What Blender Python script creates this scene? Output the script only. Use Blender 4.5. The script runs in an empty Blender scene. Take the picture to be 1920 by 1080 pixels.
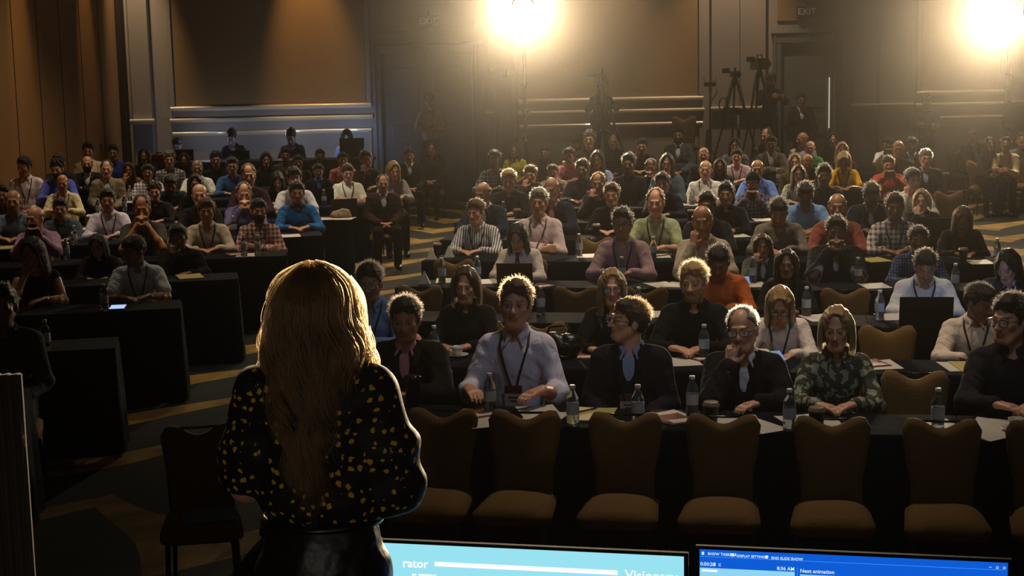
import bpy, bmesh, math, random
import numpy as np
from mathutils import Matrix, Vector, Euler
random.seed(7); RNG = np.random.RandomState(7)
scene = bpy.context.scene
COL = scene.collection
R = math.radians

def lin(h, k=1.0):
    if isinstance(h, str):
        v = [int(h[i:i+2], 16)/255 for i in (0, 2, 4)]
        v = [c/12.92 if c <= .04045 else ((c+.055)/1.055)**2.4 for c in v]
    else: v = list(h)
    return tuple(min(.88, c*k) for c in v)+(1.0,)

# ------------------------------------------------------------------ camera
F_PX = 2900.0; H = 2.65; PITCH = math.atan(430/2900); ROLL = R(1.2)
cam = bpy.data.cameras.new('camera'); cam_ob = bpy.data.objects.new('camera', cam); COL.objects.link(cam_ob)
cam.sensor_width = 36; cam.lens = F_PX/1920*36; cam.clip_start = .05; cam.clip_end = 200
cam_ob.matrix_world = Matrix.Translation((0, 0, H)) @ Matrix.Rotation(R(90)-PITCH, 4, 'X') @ Matrix.Rotation(-ROLL, 4, 'Z')
scene.camera = cam_ob

def ray(px, py):
    x = px-960; y = 540-py
    c, s = math.cos(-ROLL), math.sin(-ROLL)
    x, y = c*x-s*y, s*x+c*y
    fy = math.cos(PITCH)*F_PX+math.sin(PITCH)*y
    fz = -math.sin(PITCH)*F_PX+math.cos(PITCH)*y
    return x/fy, fz/fy
def at_depth(px, py, D):
    tx, tz = ray(px, py); return Vector((tx*D, D, H+tz*D))
def at_height(px, py, z):
    tx, tz = ray(px, py); D = (z-H)/tz; return Vector((tx*D, D, z))

# ------------------------------------------------------------------ world, exposure
scene.view_settings.view_transform = 'Standard'
scene.view_settings.look = 'None'
scene.view_settings.gamma = 1
scene.view_settings.exposure = 0.0
scene.view_settings.use_curve_mapping = False
scene.render.film_transparent = False
cy = scene.cycles
cy.max_bounces = 4; cy.diffuse_bounces = 2; cy.glossy_bounces = 2; cy.transmission_bounces = 4
cy.transparent_max_bounces = 6; cy.volume_bounces = 0; cy.sample_clamp_indirect = 4
cy.caustics_reflective = False; cy.caustics_refractive = False
cy.use_adaptive_sampling = True; cy.adaptive_threshold = .02; cy.use_denoising = True
w = bpy.data.worlds.new('world'); scene.world = w; w.use_nodes = True
w.node_tree.nodes['Background'].inputs[0].default_value = (.30, .36, .5, 1)
w.node_tree.nodes['Background'].inputs[1].default_value = .004
hz_ = w.node_tree.nodes.new('ShaderNodeVolumeScatter'); hz_.inputs['Color'].default_value = (1, .98, .93, 1); hz_.inputs['Density'].default_value = .00036; hz_.inputs['Anisotropy'].default_value = .96      # thin haze, added for the glow around the stage lights
w.node_tree.links.new(hz_.outputs[0], w.node_tree.nodes['World Output'].inputs['Volume'])

def lamp(name, kind, loc, power, color, target=None, size=.2, spot=60, blend=.6, label=None):
    l = bpy.data.lights.new(name, kind); l.energy = power; l.color = color
    if kind == 'AREA': l.size = size; l.shape = 'DISK'
    else: l.shadow_soft_size = size
    if kind == 'SPOT': l.spot_size = R(spot); l.spot_blend = blend
    o = bpy.data.objects.new(name, l); COL.objects.link(o); o.location = loc
    if target is not None:
        o.rotation_euler = (Vector(target)-Vector(loc)).to_track_quat('-Z', 'Y').to_euler()
    return o

ROOM_H = 6.4; HAZE = .0016
LAMP_A = at_depth(981, 12, 26.3); LAMP_B = at_depth(1893, 22, 26.3)
WARM = (1.0, .80, .56); WHITE = (1.0, .86, .66)
# the two big stage lights on stands at the back, aimed at the stage
for n, p, e in (('stage_light_beam', LAMP_A, 20000), ('stage_light_beam', LAMP_B, 30000)):
    d = (Vector((-.4, 4.0, 1.9))-p).normalized()
    lamp(n, 'SPOT', p+d*.22, e, (1.0, .74, .44), (-.3, 4, 2.05), .22, 9.5, .6)
    lamp(n, 'SPOT', p+d*.22, 2100, (1.0, .80, .54), (4.0, 12, 1.2), .22, 46, .45)
# ceiling downlights over the audience
for x, y, e in ((1.2, 9.3, 165), (3.2, 10.2, 90), (.8, 13.6, 170), (3.0, 15.0, 190), (.9, 18.2, 200), (3.3, 20.5, 230), (5.0, 19.0, 110), (1.4, 24.0, 230), (5.2, 25.0, 230),
                (-2.2, 19.2, 210), (-4.6, 20.2, 150), (-5.5, 22.8, 120), (-3.2, 15.2, 80), (-5.2, 16.4, 90), (-4.6, 25.0, 110), (-1.6, 25.0, 50), (-1.0, 16.0, 60), (-3.9, 13.6, 12), (7.8, 24.0, 120)):
    lamp('ceiling_downlight', 'SPOT', (x, y+.55, ROOM_H-.12), e*2.3, WARM, (x, y-.15, 0), .12, 76 if y > 13 else 56, .75)
# dim bluish fill light added over the front rows
lamp('front_rows_fill', 'SPOT', (1.7, 4.9, 5.9), 145, (.74, .84, 1.0), (1.7, 10.6, .9), .6, 54, .7)
lamp('ceiling_back_light', 'SPOT', (-5.2, 20.0, ROOM_H-.15), 3000, (1.0, .74, .44), (-.5, 4, 1.9), .15, 12, .6)
# wall washers along the left wall and the back wall
lamp('wall_washer', 'SPOT', (-6.80, 23.4, ROOM_H-.15), 400, (1.0, .58, .18), (-7.27, 23.4, 3.3), .05, 24, .9)
lamp('wall_washer', 'SPOT', (-6.80, 27.1, ROOM_H-.15), 400, (1.0, .58, .18), (-7.27, 27.1, 3.3), .05, 24, .9)
lamp('wall_washer', 'SPOT', (-3.85, 28.6, ROOM_H-.15), 620, (1.0, .62, .26), (-3.65, 29.5, 2.7), .08, 34, .9)
lamp('wall_washer', 'SPOT', (-6.85, 28.6, ROOM_H-.15), 700, (1.0, .74, .46), (-7.05, 29.4, 2.4), .08, 40, .9)
lamp('wall_washer', 'SPOT', (4.2, 28.3, ROOM_H-.15), 480, (1.0, .74, .52), (4.2, 29.5, 2.2), .08, 56, .9)

# ------------------------------------------------------------------ materials
MATS = {}
def nt(name):
    m = bpy.data.materials.new(name); m.use_nodes = True
    return m, m.node_tree.nodes, m.node_tree.links, m.node_tree.nodes['Principled BSDF']
def mat(name, color=(.5, .5, .5), rough=.6, metal=0, bump=None, var=0, vscale=6, emit=None, estr=1, trans=0, sheen=0, coat=0, spec=.5, alpha=1):
    if name in MATS: return MATS[name]
    m, N, L, b = nt(name)
    c = lin(color)
    b.inputs['Base Color'].default_value = c; b.inputs['Roughness'].default_value = rough; b.inputs['Metallic'].default_value = metal
    b.inputs['Transmission Weight'].default_value = trans; b.inputs['Sheen Weight'].default_value = sheen
    b.inputs['Coat Weight'].default_value = coat; b.inputs['Specular IOR Level'].default_value = spec
    if alpha < 1: b.inputs['Alpha'].default_value = alpha
    if trans: b.inputs['IOR'].default_value = 1.25
    tc = N.new('ShaderNodeTexCoord')
    if var:
        n = N.new('ShaderNodeTexNoise'); n.inputs['Scale'].default_value = vscale; n.inputs['Detail'].default_value = 3
        L.new(tc.outputs['Object'], n.inputs['Vector'])
        r = N.new('ShaderNodeMapRange'); r.inputs['To Min'].default_value = 1-var; r.inputs['To Max'].default_value = 1+var
        L.new(n.outputs['Fac'], r.inputs['Value'])
        x = N.new('ShaderNodeVectorMath'); x.operation = 'SCALE'; x.inputs[0].default_value = c[:3]
        L.new(r.outputs[0], x.inputs['Scale']); L.new(x.outputs[0], b.inputs['Base Color'])
    if bump:
        n = N.new('ShaderNodeTexNoise'); n.inputs['Scale'].default_value = bump[0]; n.inputs['Detail'].default_value = 2
        L.new(tc.outputs['Object'], n.inputs['Vector'])
        bp = N.new('ShaderNodeBump'); bp.inputs['Strength'].default_value = bump[1]; bp.inputs['Distance'].default_value = bump[2] if len(bump) > 2 else .01
        L.new(n.outputs['Fac'], bp.inputs['Height']); L.new(bp.outputs[0], b.inputs['Normal'])
    if emit:
        b.inputs['Emission Color'].default_value = lin(emit) if isinstance(emit, str) else tuple(emit)+(1,)
        b.inputs['Emission Strength'].default_value = estr
    MATS[name] = m; return m

def cloth_mat(kind):
    """fabric coloured by the object's own colour; kind: plain, plaid, stripe, knit"""
    if 'cloth_'+kind in MATS: return MATS['cloth_'+kind]
    m, N, L, b = nt('cloth_'+kind); MATS['cloth_'+kind] = m
    oi = N.new('ShaderNodeObjectInfo'); tc = N.new('ShaderNodeTexCoord')
    b.inputs['Roughness'].default_value = .9; b.inputs['Sheen Weight'].default_value = .0; b.inputs['Specular IOR Level'].default_value = .12
    src = oi.outputs['Color']
    if kind in ('plaid', 'stripe', 'gingham', 'camo', 'floral'):
        sep = N.new('ShaderNodeSeparateXYZ'); L.new(tc.outputs['Object'], sep.inputs[0])
        def band(out, scale, duty):
            a = N.new('ShaderNodeMath'); a.operation = 'MULTIPLY'; a.inputs[1].default_value = scale; L.new(out, a.inputs[0])
            f = N.new('ShaderNodeMath'); f.operation = 'FRACT'; L.new(a.outputs[0], f.inputs[0])
            g = N.new('ShaderNodeMath'); g.operation = 'LESS_THAN'; g.inputs[1].default_value = duty; L.new(f.outputs[0], g.inputs[0])
            return g.outputs[0]
        mix = N.new('ShaderNodeMix'); mix.data_type = 'RGBA'
        dark = N.new('ShaderNodeVectorMath'); dark.operation = 'MULTIPLY'; L.new(src, dark.inputs[0])
        if kind == 'stripe':
            fac = band(sep.outputs['X'], 42, .4); dark.inputs[1].default_value = (.12, .12, .14)
        elif kind == 'camo':
            no = N.new('ShaderNodeTexNoise'); no.inputs['Scale'].default_value = 22; no.inputs['Detail'].default_value = 4; L.new(tc.outputs['Object'], no.inputs['Vector'])
            g = N.new('ShaderNodeMath'); g.operation = 'GREATER_THAN'; g.inputs[1].default_value = .53; L.new(no.outputs['Fac'], g.inputs[0]); fac = g.outputs[0]
            dark.inputs[1].default_value = (5, 5, 5)
        else:
            a1 = band(sep.outputs['X'], 22 if kind == 'plaid' else 40, .45); a2 = band(sep.outputs['Z'], 22 if kind == 'plaid' else 40, .45)
            ad = N.new('ShaderNodeMath'); ad.operation = 'ADD'; L.new(a1, ad.inputs[0]); L.new(a2, ad.inputs[1])
            hf = N.new('ShaderNodeMath'); hf.operation = 'MULTIPLY'; hf.inputs[1].default_value = .5; L.new(ad.outputs[0], hf.inputs[0]); fac = hf.outputs[0]
            dark.inputs[1].default_value = (.16, .12, .16)
        L.new(fac, mix.inputs['Factor']); L.new(src, mix.inputs['A']); L.new(dark.outputs[0], mix.inputs['B'])
        src = mix.outputs['Result']
    L.new(src, b.inputs['Base Color'])
    n = N.new('ShaderNodeTexNoise'); n.inputs['Scale'].default_value = 11; n.inputs['Detail'].default_value = 3; n.inputs['Distortion'].default_value = 1.2
    mp = N.new('ShaderNodeMapping'); mp.inputs['Scale'].default_value = (1, 1, .6); L.new(tc.outputs['Object'], mp.inputs[0]); L.new(mp.outputs[0], n.inputs['Vector'])
    bp = N.new('ShaderNodeBump'); bp.inputs['Strength'].default_value = .7; bp.inputs['Distance'].default_value = .03
    L.new(n.outputs['Fac'], bp.inputs['Height']); L.new(bp.outputs[0], b.inputs['Normal'])
    return m

def skin_mat():
    if 'skin' in MATS: return MATS['skin']
    m, N, L, b = nt('skin'); MATS['skin'] = m
    oi = N.new('ShaderNodeObjectInfo')
    at = N.new('ShaderNodeAttribute'); at.attribute_name = 'mask'; sp = N.new('ShaderNodeSeparateColor'); L.new(at.outputs['Color'], sp.inputs[0])
    hc = N.new('ShaderNodeAttribute'); hc.attribute_type = 'OBJECT'; hc.attribute_name = 'hair_colour'
    bd = N.new('ShaderNodeAttribute'); bd.attribute_type = 'OBJECT'; bd.attribute_name = 'beard'
    def mix(a, bb, fac):
        x = N.new('ShaderNodeMix'); x.data_type = 'RGBA'; L.new(fac, x.inputs['Factor'])
        if hasattr(a, 'is_output'): L.new(a, x.inputs['A'])
        else: x.inputs['A'].default_value = a
        if hasattr(bb, 'is_output'): L.new(bb, x.inputs['B'])
        else: x.inputs['B'].default_value = bb
        return x.outputs['Result']
    red = N.new('ShaderNodeVectorMath'); red.operation = 'MULTIPLY'; red.inputs[1].default_value = (.85, .5, .5); L.new(oi.outputs['Color'], red.inputs[0])
    c = mix(oi.outputs['Color'], red.outputs[0], sp.outputs['Green'])
    al = N.new('ShaderNodeMath'); al.operation = 'MULTIPLY'; L.new(at.outputs['Alpha'], al.inputs[0]); L.new(bd.outputs['Fac'], al.inputs[1])
    c = mix(c, hc.outputs['Color'], al.outputs[0])
    c = mix(c, (.62, .6, .56, 1), sp.outputs['Blue'])
    c = mix(c, (.02, .014, .01, 1), sp.outputs['Red'])
    L.new(c, b.inputs['Base Color']); b.inputs['Roughness'].default_value = .42
    b.inputs['Subsurface Weight'].default_value = .0
    tc = N.new('ShaderNodeTexCoord'); n = N.new('ShaderNodeTexNoise'); n.inputs['Scale'].default_value = 60; L.new(tc.outputs['Object'], n.inputs['Vector'])
    bp = N.new('ShaderNodeBump'); bp.inputs['Strength'].default_value = .15; bp.inputs['Distance'].default_value = .004
    L.new(n.outputs['Fac'], bp.inputs['Height']); L.new(bp.outputs[0], b.inputs['Normal'])
    return m

def hair_mat():
    if 'hair' in MATS: return MATS['hair']
    m, N, L, b = nt('hair'); MATS['hair'] = m
    oi = N.new('ShaderNodeObjectInfo'); L.new(oi.outputs['Color'], b.inputs['Base Color'])
    b.inputs['Roughness'].default_value = .5; b.inputs['Specular IOR Level'].default_value = .28
    tc = N.new('ShaderNodeTexCoord'); mp = N.new('ShaderNodeMapping'); mp.inputs['Scale'].default_value = (9, 9, 1.4); L.new(tc.outputs['Object'], mp.inputs[0])
    n = N.new('ShaderNodeTexNoise'); n.inputs['Scale'].default_value = 14; n.inputs['Detail'].default_value = 3; L.new(mp.outputs[0], n.inputs['Vector'])
    bp = N.new('ShaderNodeBump'); bp.inputs['Strength'].default_value = .8; bp.inputs['Distance'].default_value = .01
    L.new(n.outputs['Fac'], bp.inputs['Height']); L.new(bp.outputs[0], b.inputs['Normal'])
    return m

# ------------------------------------------------------------------ mesh helpers
class MB:
    def __init__(s): s.v = []; s.f = []
    def add(s, v, f):
        o = len(s.v); s.v += [tuple(a) for a in v]; s.f += [tuple(i+o for i in q) for q in f]
    def box(s, lo, hi, M=None):
        (a, b, c), (d, e, g) = lo, hi
        v = [(a, b, c), (d, b, c), (d, e, c), (a, e, c), (a, b, g), (d, b, g), (d, e, g), (a, e, g)]
        if M is not None: v = [tuple(M @ Vector(p)) for p in v]
        s.add(v, [(0, 3, 2, 1), (4, 5, 6, 7), (0, 1, 5, 4), (1, 2, 6, 5), (2, 3, 7, 6), (3, 0, 4, 7)])
    def tube(s, pts, r, n=8, cap=True, ell=None):
        pts = [Vector(p) for p in pts]; rs = r if isinstance(r, (list, tuple)) else [r]*len(pts)
        V = []; Fc = []; up = None
        for i, p in enumerate(pts):
            d = (pts[min(i+1, len(pts)-1)]-pts[max(i-1, 0)]).normalized()
            if up is None: up = d.orthogonal().normalized()
            up = (up-d*up.dot(d)).normalized(); sd = d.cross(up)
            for k in range(n):
                a = 2*math.pi*k/n; V.append(p+(up*math.cos(a)+sd*math.sin(a)*(ell or 1))*rs[i])
        for i in range(len(pts)-1):
            for k in range(n):
                Fc.append((i*n+k, i*n+(k+1) % n, (i+1)*n+(k+1) % n, (i+1)*n+k))
        if cap: Fc.append(tuple(range(n))[::-1]); Fc.append(tuple((len(pts)-1)*n+k for k in range(n)))
        s.add(V, Fc)
    def lathe(s, prof, n=16, c=(0, 0, 0)):
        V = []; Fc = []
        for r, z in prof:
            for k in range(n):
                a = 2*math.pi*k/n; V.append((c[0]+r*math.cos(a), c[1]+r*math.sin(a), c[2]+z))
        for i in range(len(prof)-1):
            for k in range(n): Fc.append((i*n+k, i*n+(k+1) % n, (i+1)*n+(k+1) % n, (i+1)*n+k))
        Fc.append(tuple(range(n))[::-1]); Fc.append(tuple((len(prof)-1)*n+k for k in range(n)))
        s.add(V, Fc)
    def mesh(s, name, smooth=False, bevel=0, seg=2):
        me = bpy.data.meshes.new(name); me.from_pydata(s.v, [], s.f); me.update()
        if bevel:
            b = bmesh.new(); b.from_mesh(me)
            bmesh.ops.remove_doubles(b, verts=b.verts, dist=1e-5)
            bmesh.ops.bevel(b, geom=[e for e in b.edges if len(e.link_faces) == 2 and e.calc_face_angle(0) > .6], offset=bevel, segments=seg, affect='EDGES', profile=.6)
            b.to_mesh(me); b.free()
        if smooth: me.polygons.foreach_set('use_smooth', [True]*len(me.polygons))
        return me
def link(name, me, m=None, parent=None, color=None, mtx=None):
    o = bpy.data.objects.new(name, me); COL.objects.link(o)
    if m is not None:
        if len(me.materials) == 0: me.materials.append(m)
        if me.materials[0] != m: o.material_slots[0].link = 'OBJECT'; o.material_slots[0].material = m
    if parent is not None: o.parent = parent
    if color is not None: o.color = color
    if mtx is not None: o.matrix_local = mtx
    return o
def tag(o, label, cat, group=None, kind=None):
    if label: o['label'] = label
    if cat: o['category'] = cat
    if group: o['group'] = group
    if kind: o['kind'] = kind
    return o
def thing(name, label, cat, loc=(0, 0, 0), rz=0, group=None):
    o = bpy.data.objects.new(name, None); COL.objects.link(o); o.location = loc; o.rotation_euler = (0, 0, rz); o.empty_display_size = .1
    return tag(o, label, cat, group)
def struct(name, me, m, parent=None):
    o = link(name, me, m, parent)
    if parent is None: o['kind'] = 'structure'
    return o
def copy_tree(o, parent=None):
    c = o.copy(); COL.objects.link(c)
    if parent is not None: c.parent = parent
    for ch in o.children: copy_tree(ch, c)
    return c

# ------------------------------------------------------------------ implicit surfaces (tapered limbs blended together)
def axis(lo, hi, h, fine=()):
    """grid lines from lo to hi, spacing h, or f inside each fine interval (a, b, f)"""
    out = [lo]
    while out[-1] < hi:
        x = out[-1]; st = h
        for a, b, f in fine:
            if a-1e-6 <= x < b: st = min(st, f)
        out.append(x+st)
    return np.array(out, np.float32)
class Field:
    def __init__(s, ax, ay, az):
        s.a = (ax, ay, az); s.d = np.full((len(ax), len(ay), len(az)), .5, np.float32)
    def reg(s, lo, hi):
        sl = []
        for k in range(3):
            i = np.searchsorted(s.a[k], lo[k]); j = np.searchsorted(s.a[k], hi[k]); sl.append(slice(max(i-1, 0), min(j+1, len(s.a[k]))))
        if any(q.stop <= q.start for q in sl): return None
        X = s.a[0][sl[0]][:, None, None]; Y = s.a[1][sl[1]][None, :, None]; Z = s.a[2][sl[2]][None, None, :]
        return tuple(sl), X, Y, Z
    def comb(s, sl, d, k, mode):
        o = s.d[sl]
        if mode == 'u':
            h = np.maximum(k-np.abs(o-d), 0)/k; s.d[sl] = np.minimum(o, d)-h*h*k*.25
        else:
            d = -d; h = np.maximum(k-np.abs(o-d), 0)/k; s.d[sl] = np.maximum(o, d)+h*h*k*.25
    def cone(s, p0, p1, r0, r1=None, k=.02, mode='u'):
        r1 = r0 if r1 is None else r1
        p0 = np.array(p0, float); p1 = np.array(p1, float); m = max(r0, r1)+.05
        g = s.reg(np.minimum(p0, p1)-m, np.maximum(p0, p1)+m)
        if g is None: return
        sl, X, Y, Z = g; e = p1-p0; L2 = max(e@e, 1e-9)
        x, y, z = X-p0[0], Y-p0[1], Z-p0[2]
        t = np.clip((x*e[0]+y*e[1]+z*e[2])/L2, 0, 1)
        d = np.sqrt((x-t*e[0])**2+(y-t*e[1])**2+(z-t*e[2])**2)-(r0+(r1-r0)*t)
        s.comb(sl, d.astype(np.float32), k, mode)
    def ell(s, c, r, M=None, k=.02, mode='u'):
        c = np.array(c, float); r = np.array(r, float); m = max(r)+.05
        g = s.reg(c-m, c+m)
        if g is None: return
        sl, X, Y, Z = g; x, y, z = X-c[0], Y-c[1], Z-c[2]
        if M is not None:
            x, y, z = (M[0][0]*x+M[1][0]*y+M[2][0]*z, M[0][1]*x+M[1][1]*y+M[2][1]*z, M[0][2]*x+M[1][2]*y+M[2][2]*z)
        k0 = np.sqrt((x/r[0])**2+(y/r[1])**2+(z/r[2])**2)+1e-6
        k1 = np.sqrt((x/r[0]**2)**2+(y/r[1]**2)**2+(z/r[2]**2)**2)+1e-6
        s.comb(sl, (k0*(k0-1)/k1).astype(np.float32), k, mode)
    def cut(s, n, off, k=.005, box=None):
        """keep n.p < off (inside box only, if given)"""
        lo, hi = box or ((-9,)*3, (9,)*3)
        sl, X, Y, Z = s.reg(np.array(lo), np.array(hi))
        s.d[sl] = np.maximum(s.d[sl], (n[0]*X+n[1]*Y+n[2]*Z-off).astype(np.float32))
    def folds(s, amp, sc=1.0, seed=0, zlim=None):
        X = s.a[0][:, None, None]; Y = s.a[1][None, :, None]; Z = s.a[2][None, None, :]
        q = np.sin(31*sc*X+17*sc*Z+2.1*np.sin(23*sc*Z+seed)+seed)*np.sin(29*sc*Z-13*sc*Y+1.7*np.sin(19*sc*X+seed))
        q = q+.6*np.sin(57*sc*Z+41*sc*X+11*Y+seed*2)*np.sin(37*sc*X-21*sc*Z)
        s.d += (amp*q).astype(np.float32)
    def mesh(s, name, attr=None, smooth=0):
        D = s.d; I = D < 0; nx, ny, nz = D.shape
        c = np.zeros((nx-1, ny-1, nz-1), np.uint8)
        for a in (0, 1):
            for b in (0, 1):
                for e in (0, 1): c += I[a:nx-1+a, b:ny-1+b, e:nz-1+e]
        act = (c > 0) & (c < 8); ii, jj, kk = np.nonzero(act); n = len(ii)
        idx = np.full(act.shape, -1, np.int64); idx[ii, jj, kk] = np.arange(n)
        P = np.zeros((n, 3)); W = np.zeros(n); ax, ay, az = s.a
        cor = [(a, b, e) for a in (0, 1) for b in (0, 1) for e in (0, 1)]
        val = {q: D[ii+q[0], jj+q[1], kk+q[2]].astype(np.float64) for q in cor}
        pos = {q: np.stack([ax[ii+q[0]], ay[jj+q[1]], az[kk+q[2]]], 1).astype(np.float64) for q in cor}
        for q in cor:
            for k in range(3):
                if q[k] == 0:
                    r = list(q); r[k] = 1; r = tuple(r)
                    m = (val[q] < 0) != (val[r] < 0); t = np.where(m, val[q]/np.where(m, val[q]-val[r], 1), 0)
                    P += np.where(m[:, None], pos[q]+(pos[r]-pos[q])*t[:, None], 0); W += m
        P /= np.maximum(W, 1)[:, None]
        quads = []
        for k in range(3):
            a = I; sl0 = [slice(1, -1)]*3; sl1 = [slice(1, -1)]*3
            sl0[k] = slice(0, -1); sl1[k] = slice(1, None)
            m = a[tuple(sl0)] != a[tuple(sl1)]; f = np.nonzero(m)
            b = [f[q]+(0 if q == k else 1) for q in range(3)]
            u, v = [(1, 2), (2, 0), (0, 1)][k]
            def cell(du, dv):
                t = [x.copy() for x in b]; t[u] += du; t[v] += dv; return idx[t[0], t[1], t[2]]
            Q = np.stack([cell(-1, -1), cell(0, -1), cell(0, 0), cell(-1, 0)], 1)
            ins = a[b[0], b[1], b[2]]
            Q = np.where(ins[:, None], Q, Q[:, ::-1]); quads.append(Q)
        Q = np.concatenate(quads); Q = Q[(Q >= 0).all(1)]
        me = bpy.data.meshes.new(name)
        me.vertices.add(n); me.vertices.foreach_set('co', P.astype(np.float32).ravel())
        me.loops.add(len(Q)*4); me.loops.foreach_set('vertex_index', Q.astype(np.int32).ravel())
        me.polygons.add(len(Q)); me.polygons.foreach_set('loop_start', np.arange(0, len(Q)*4, 4, dtype=np.int32))
        me.polygons.foreach_set('use_smooth', np.ones(len(Q), bool))
        me.update(calc_edges=True)
        if attr is not None:
            at = me.color_attributes.new('mask', 'FLOAT_COLOR', 'POINT'); at.data.foreach_set('color', attr(P).astype(np.float32).ravel())
        me.validate()
        return me, P

lamp('wall_washer', 'SPOT', (1.8, 28.5, ROOM_H-.15), 330, (1.0, .80, .56), (1.8, 29.5, 2.0), .08, 52, .9)
lamp('wall_washer', 'SPOT', (8.5, 28.5, ROOM_H-.15), 260, (1.0, .82, .60), (8.5, 29.5, 2.0), .08, 56, .9)
lamp('desk_fill', 'POINT', (-5.6, 28.75, 1.35), 4, (.72, .80, 1.0), size=.05)  # bluish fill lights added to brighten the dado behind the desk
lamp('desk_fill', 'POINT', (-4.1, 28.75, 1.35), 5, (.72, .80, 1.0), size=.05)
lamp('desk_fill', 'POINT', (-3.0, 28.7, 1.35), 9, (.45, .62, 1.0), size=.05)
lamp('front_fill', 'AREA', (2.2, -3.2, 4.0), 7, (1.0, .90, .80), (0, 8, 1), 3.4)  # weak fill light added behind the camera
lamp('speaker_back_fill', 'SPOT', (-1.1, -3.0, 2.4), 95, (1.0, .90, .78), (-.52, 4, 1.72), .12, 13, .7)  # fill spot added to bring out the speaker's back

def lab16(d, tail=''):
    w_ = d.split(); n = 16-len(tail.split()); w_ = w_[:n]
    while w_ and w_[-1].strip(',') in ('and', 'over', 'a', 'under', 'with', 'in', 'behind', 'of', 'the', 'at', 'on', 'by', 'to'): w_ = w_[:-1]
    d = ' '.join(w_).rstrip(',')
    return d+(', '+tail if tail else '')

# ------------------------------------------------------------------ people
A3 = lambda *p: np.array(p, float)
def rotx(a):
    c, s = math.cos(a), math.sin(a); return np.array([[1, 0, 0], [0, c, -s], [0, s, c]])
def rotz(a):
    c, s = math.cos(a), math.sin(a); return np.array([[c, -s, 0], [s, c, 0], [0, 0, 1]])
def roty(a):
    c, s = math.cos(a), math.sin(a); return np.array([[c, 0, s], [0, 1, 0], [-s, 0, c]])
# pose: lean, head pitch, head roll, for each side (+x, -x): elbow, wrist, hand direction, palm normal, curl.  Seated; faces -Y; table top at .76
def both(e, w, d, n, c): return [(A3(*e), A3(*w), A3(*d), A3(*n), c), (A3(-e[0], *e[1:]), A3(-w[0], *w[1:]), A3(-d[0], *d[1:]), A3(-n[0], *n[1:]), c)]
FA = (A3(.235, -.21, .76), A3(.10, -.40, .805), A3(-.75, -.6, -.05), A3(0, 0, -1), .35)
FB = (A3(-.235, -.21, .76), A3(-.12, -.42, .805), A3(.8, -.5, -.05), A3(0, 0, -1), .35)
POSES = {
    'T': dict(lean=7, hp=4, hr=0, arms=[FA, FB]),
    'X': dict(lean=-5, hp=2, hr=2, arms=[(A3(.23, -.10, .73), A3(-.05, -.24, .80), A3(-.9, .25, .12), A3(0, .9, -.3), .3), (A3(-.23, -.10, .73), A3(.06, -.27, .76), A3(.9, .25, .1), A3(0, .9, -.3), .4)]),
    'C': dict(lean=13, hp=6, hr=-5, arms=[FA, (A3(-.17, -.40, .80), A3(-.075, -.285, .985), A3(.12, .42, .85), A3(.35, .75, -.4), .9)]),
    'K': dict(lean=13, hp=8, hr=0, arms=both((.19, -.40, .80), (.06, -.33, 1.0), (-.45, .15, .7), (-.75, .5, -.1), .75)),
    'D': dict(lean=14, hp=30, hr=0, arms=[(A3(.235, -.23, .76), A3(.10, -.44, .81), A3(-.5, -.7, -.05), A3(0, 0, -1), .4), (A3(-.235, -.23, .76), A3(-.09, -.45, .81), A3(.5, -.7, -.05), A3(0, 0, -1), .4)]),
    'L': dict(lean=-1, hp=2, hr=2, arms=both((.215, -.04, .71), (.09, -.27, .64), (-.8, -.4, -.1), (0, -.1, -1), .4)),
    'P': dict(lean=6, hp=6, hr=0, arms=both((.20, -.27, .83), (.075, -.42, .99), (-.35, -.1, .9), (-.6, -.6, 0), .8)),
    'A': dict(lean=27, hp=-16, hr=0, arms=both((.17, -.36, .66), (.06, -.50, .74), (-.6, -.5, .1), (-.5, .4, -.3), .6)),
    'H': dict(lean=3, hp=4, hr=3, arms=[(A3(.245, -.10, .72), A3(.20, -.34, .80), A3(-.55, -.8, -.05), A3(0, 0, -1), .3), (A3(-.245, -.10, .72), A3(-.20, -.34, .80), A3(.5, -.8, -.05), A3(0, 0, -1), .3)]),
    'SX': dict(lean=0, hp=6, hr=0, stand=1, arms=[(A3(.25, -.06, .73), A3(-.05, -.22, .78), A3(-.9, .2, .1), A3(0, .9, -.3), .3), (A3(-.25, -.06, .73), A3(.06, -.25, .74), A3(.9, .2, .1), A3(0, .9, -.3), .4)]),
    'SC': dict(lean=4, hp=10, hr=0, stand=1, arms=both((.26, -.12, .80), (.10, -.34, .90), (-.2, -.95, .1), (-.9, 0, -.2), .7)),
    'SL': dict(lean=0, hp=3, hr=0, stand=1, arms=both((.24, .0, .70), (.20, -.10, .48), (-.1, -.2, -1), (-.9, .1, 0), .4)),
    'SP': dict(lean=0, hp=2, hr=0, stand=1, arms=both((.205, .0, .69), (.06, -.20, .735), (-.75, -.5, .1), (0, .3, -.9), .5)),
}
_SK = {}
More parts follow.
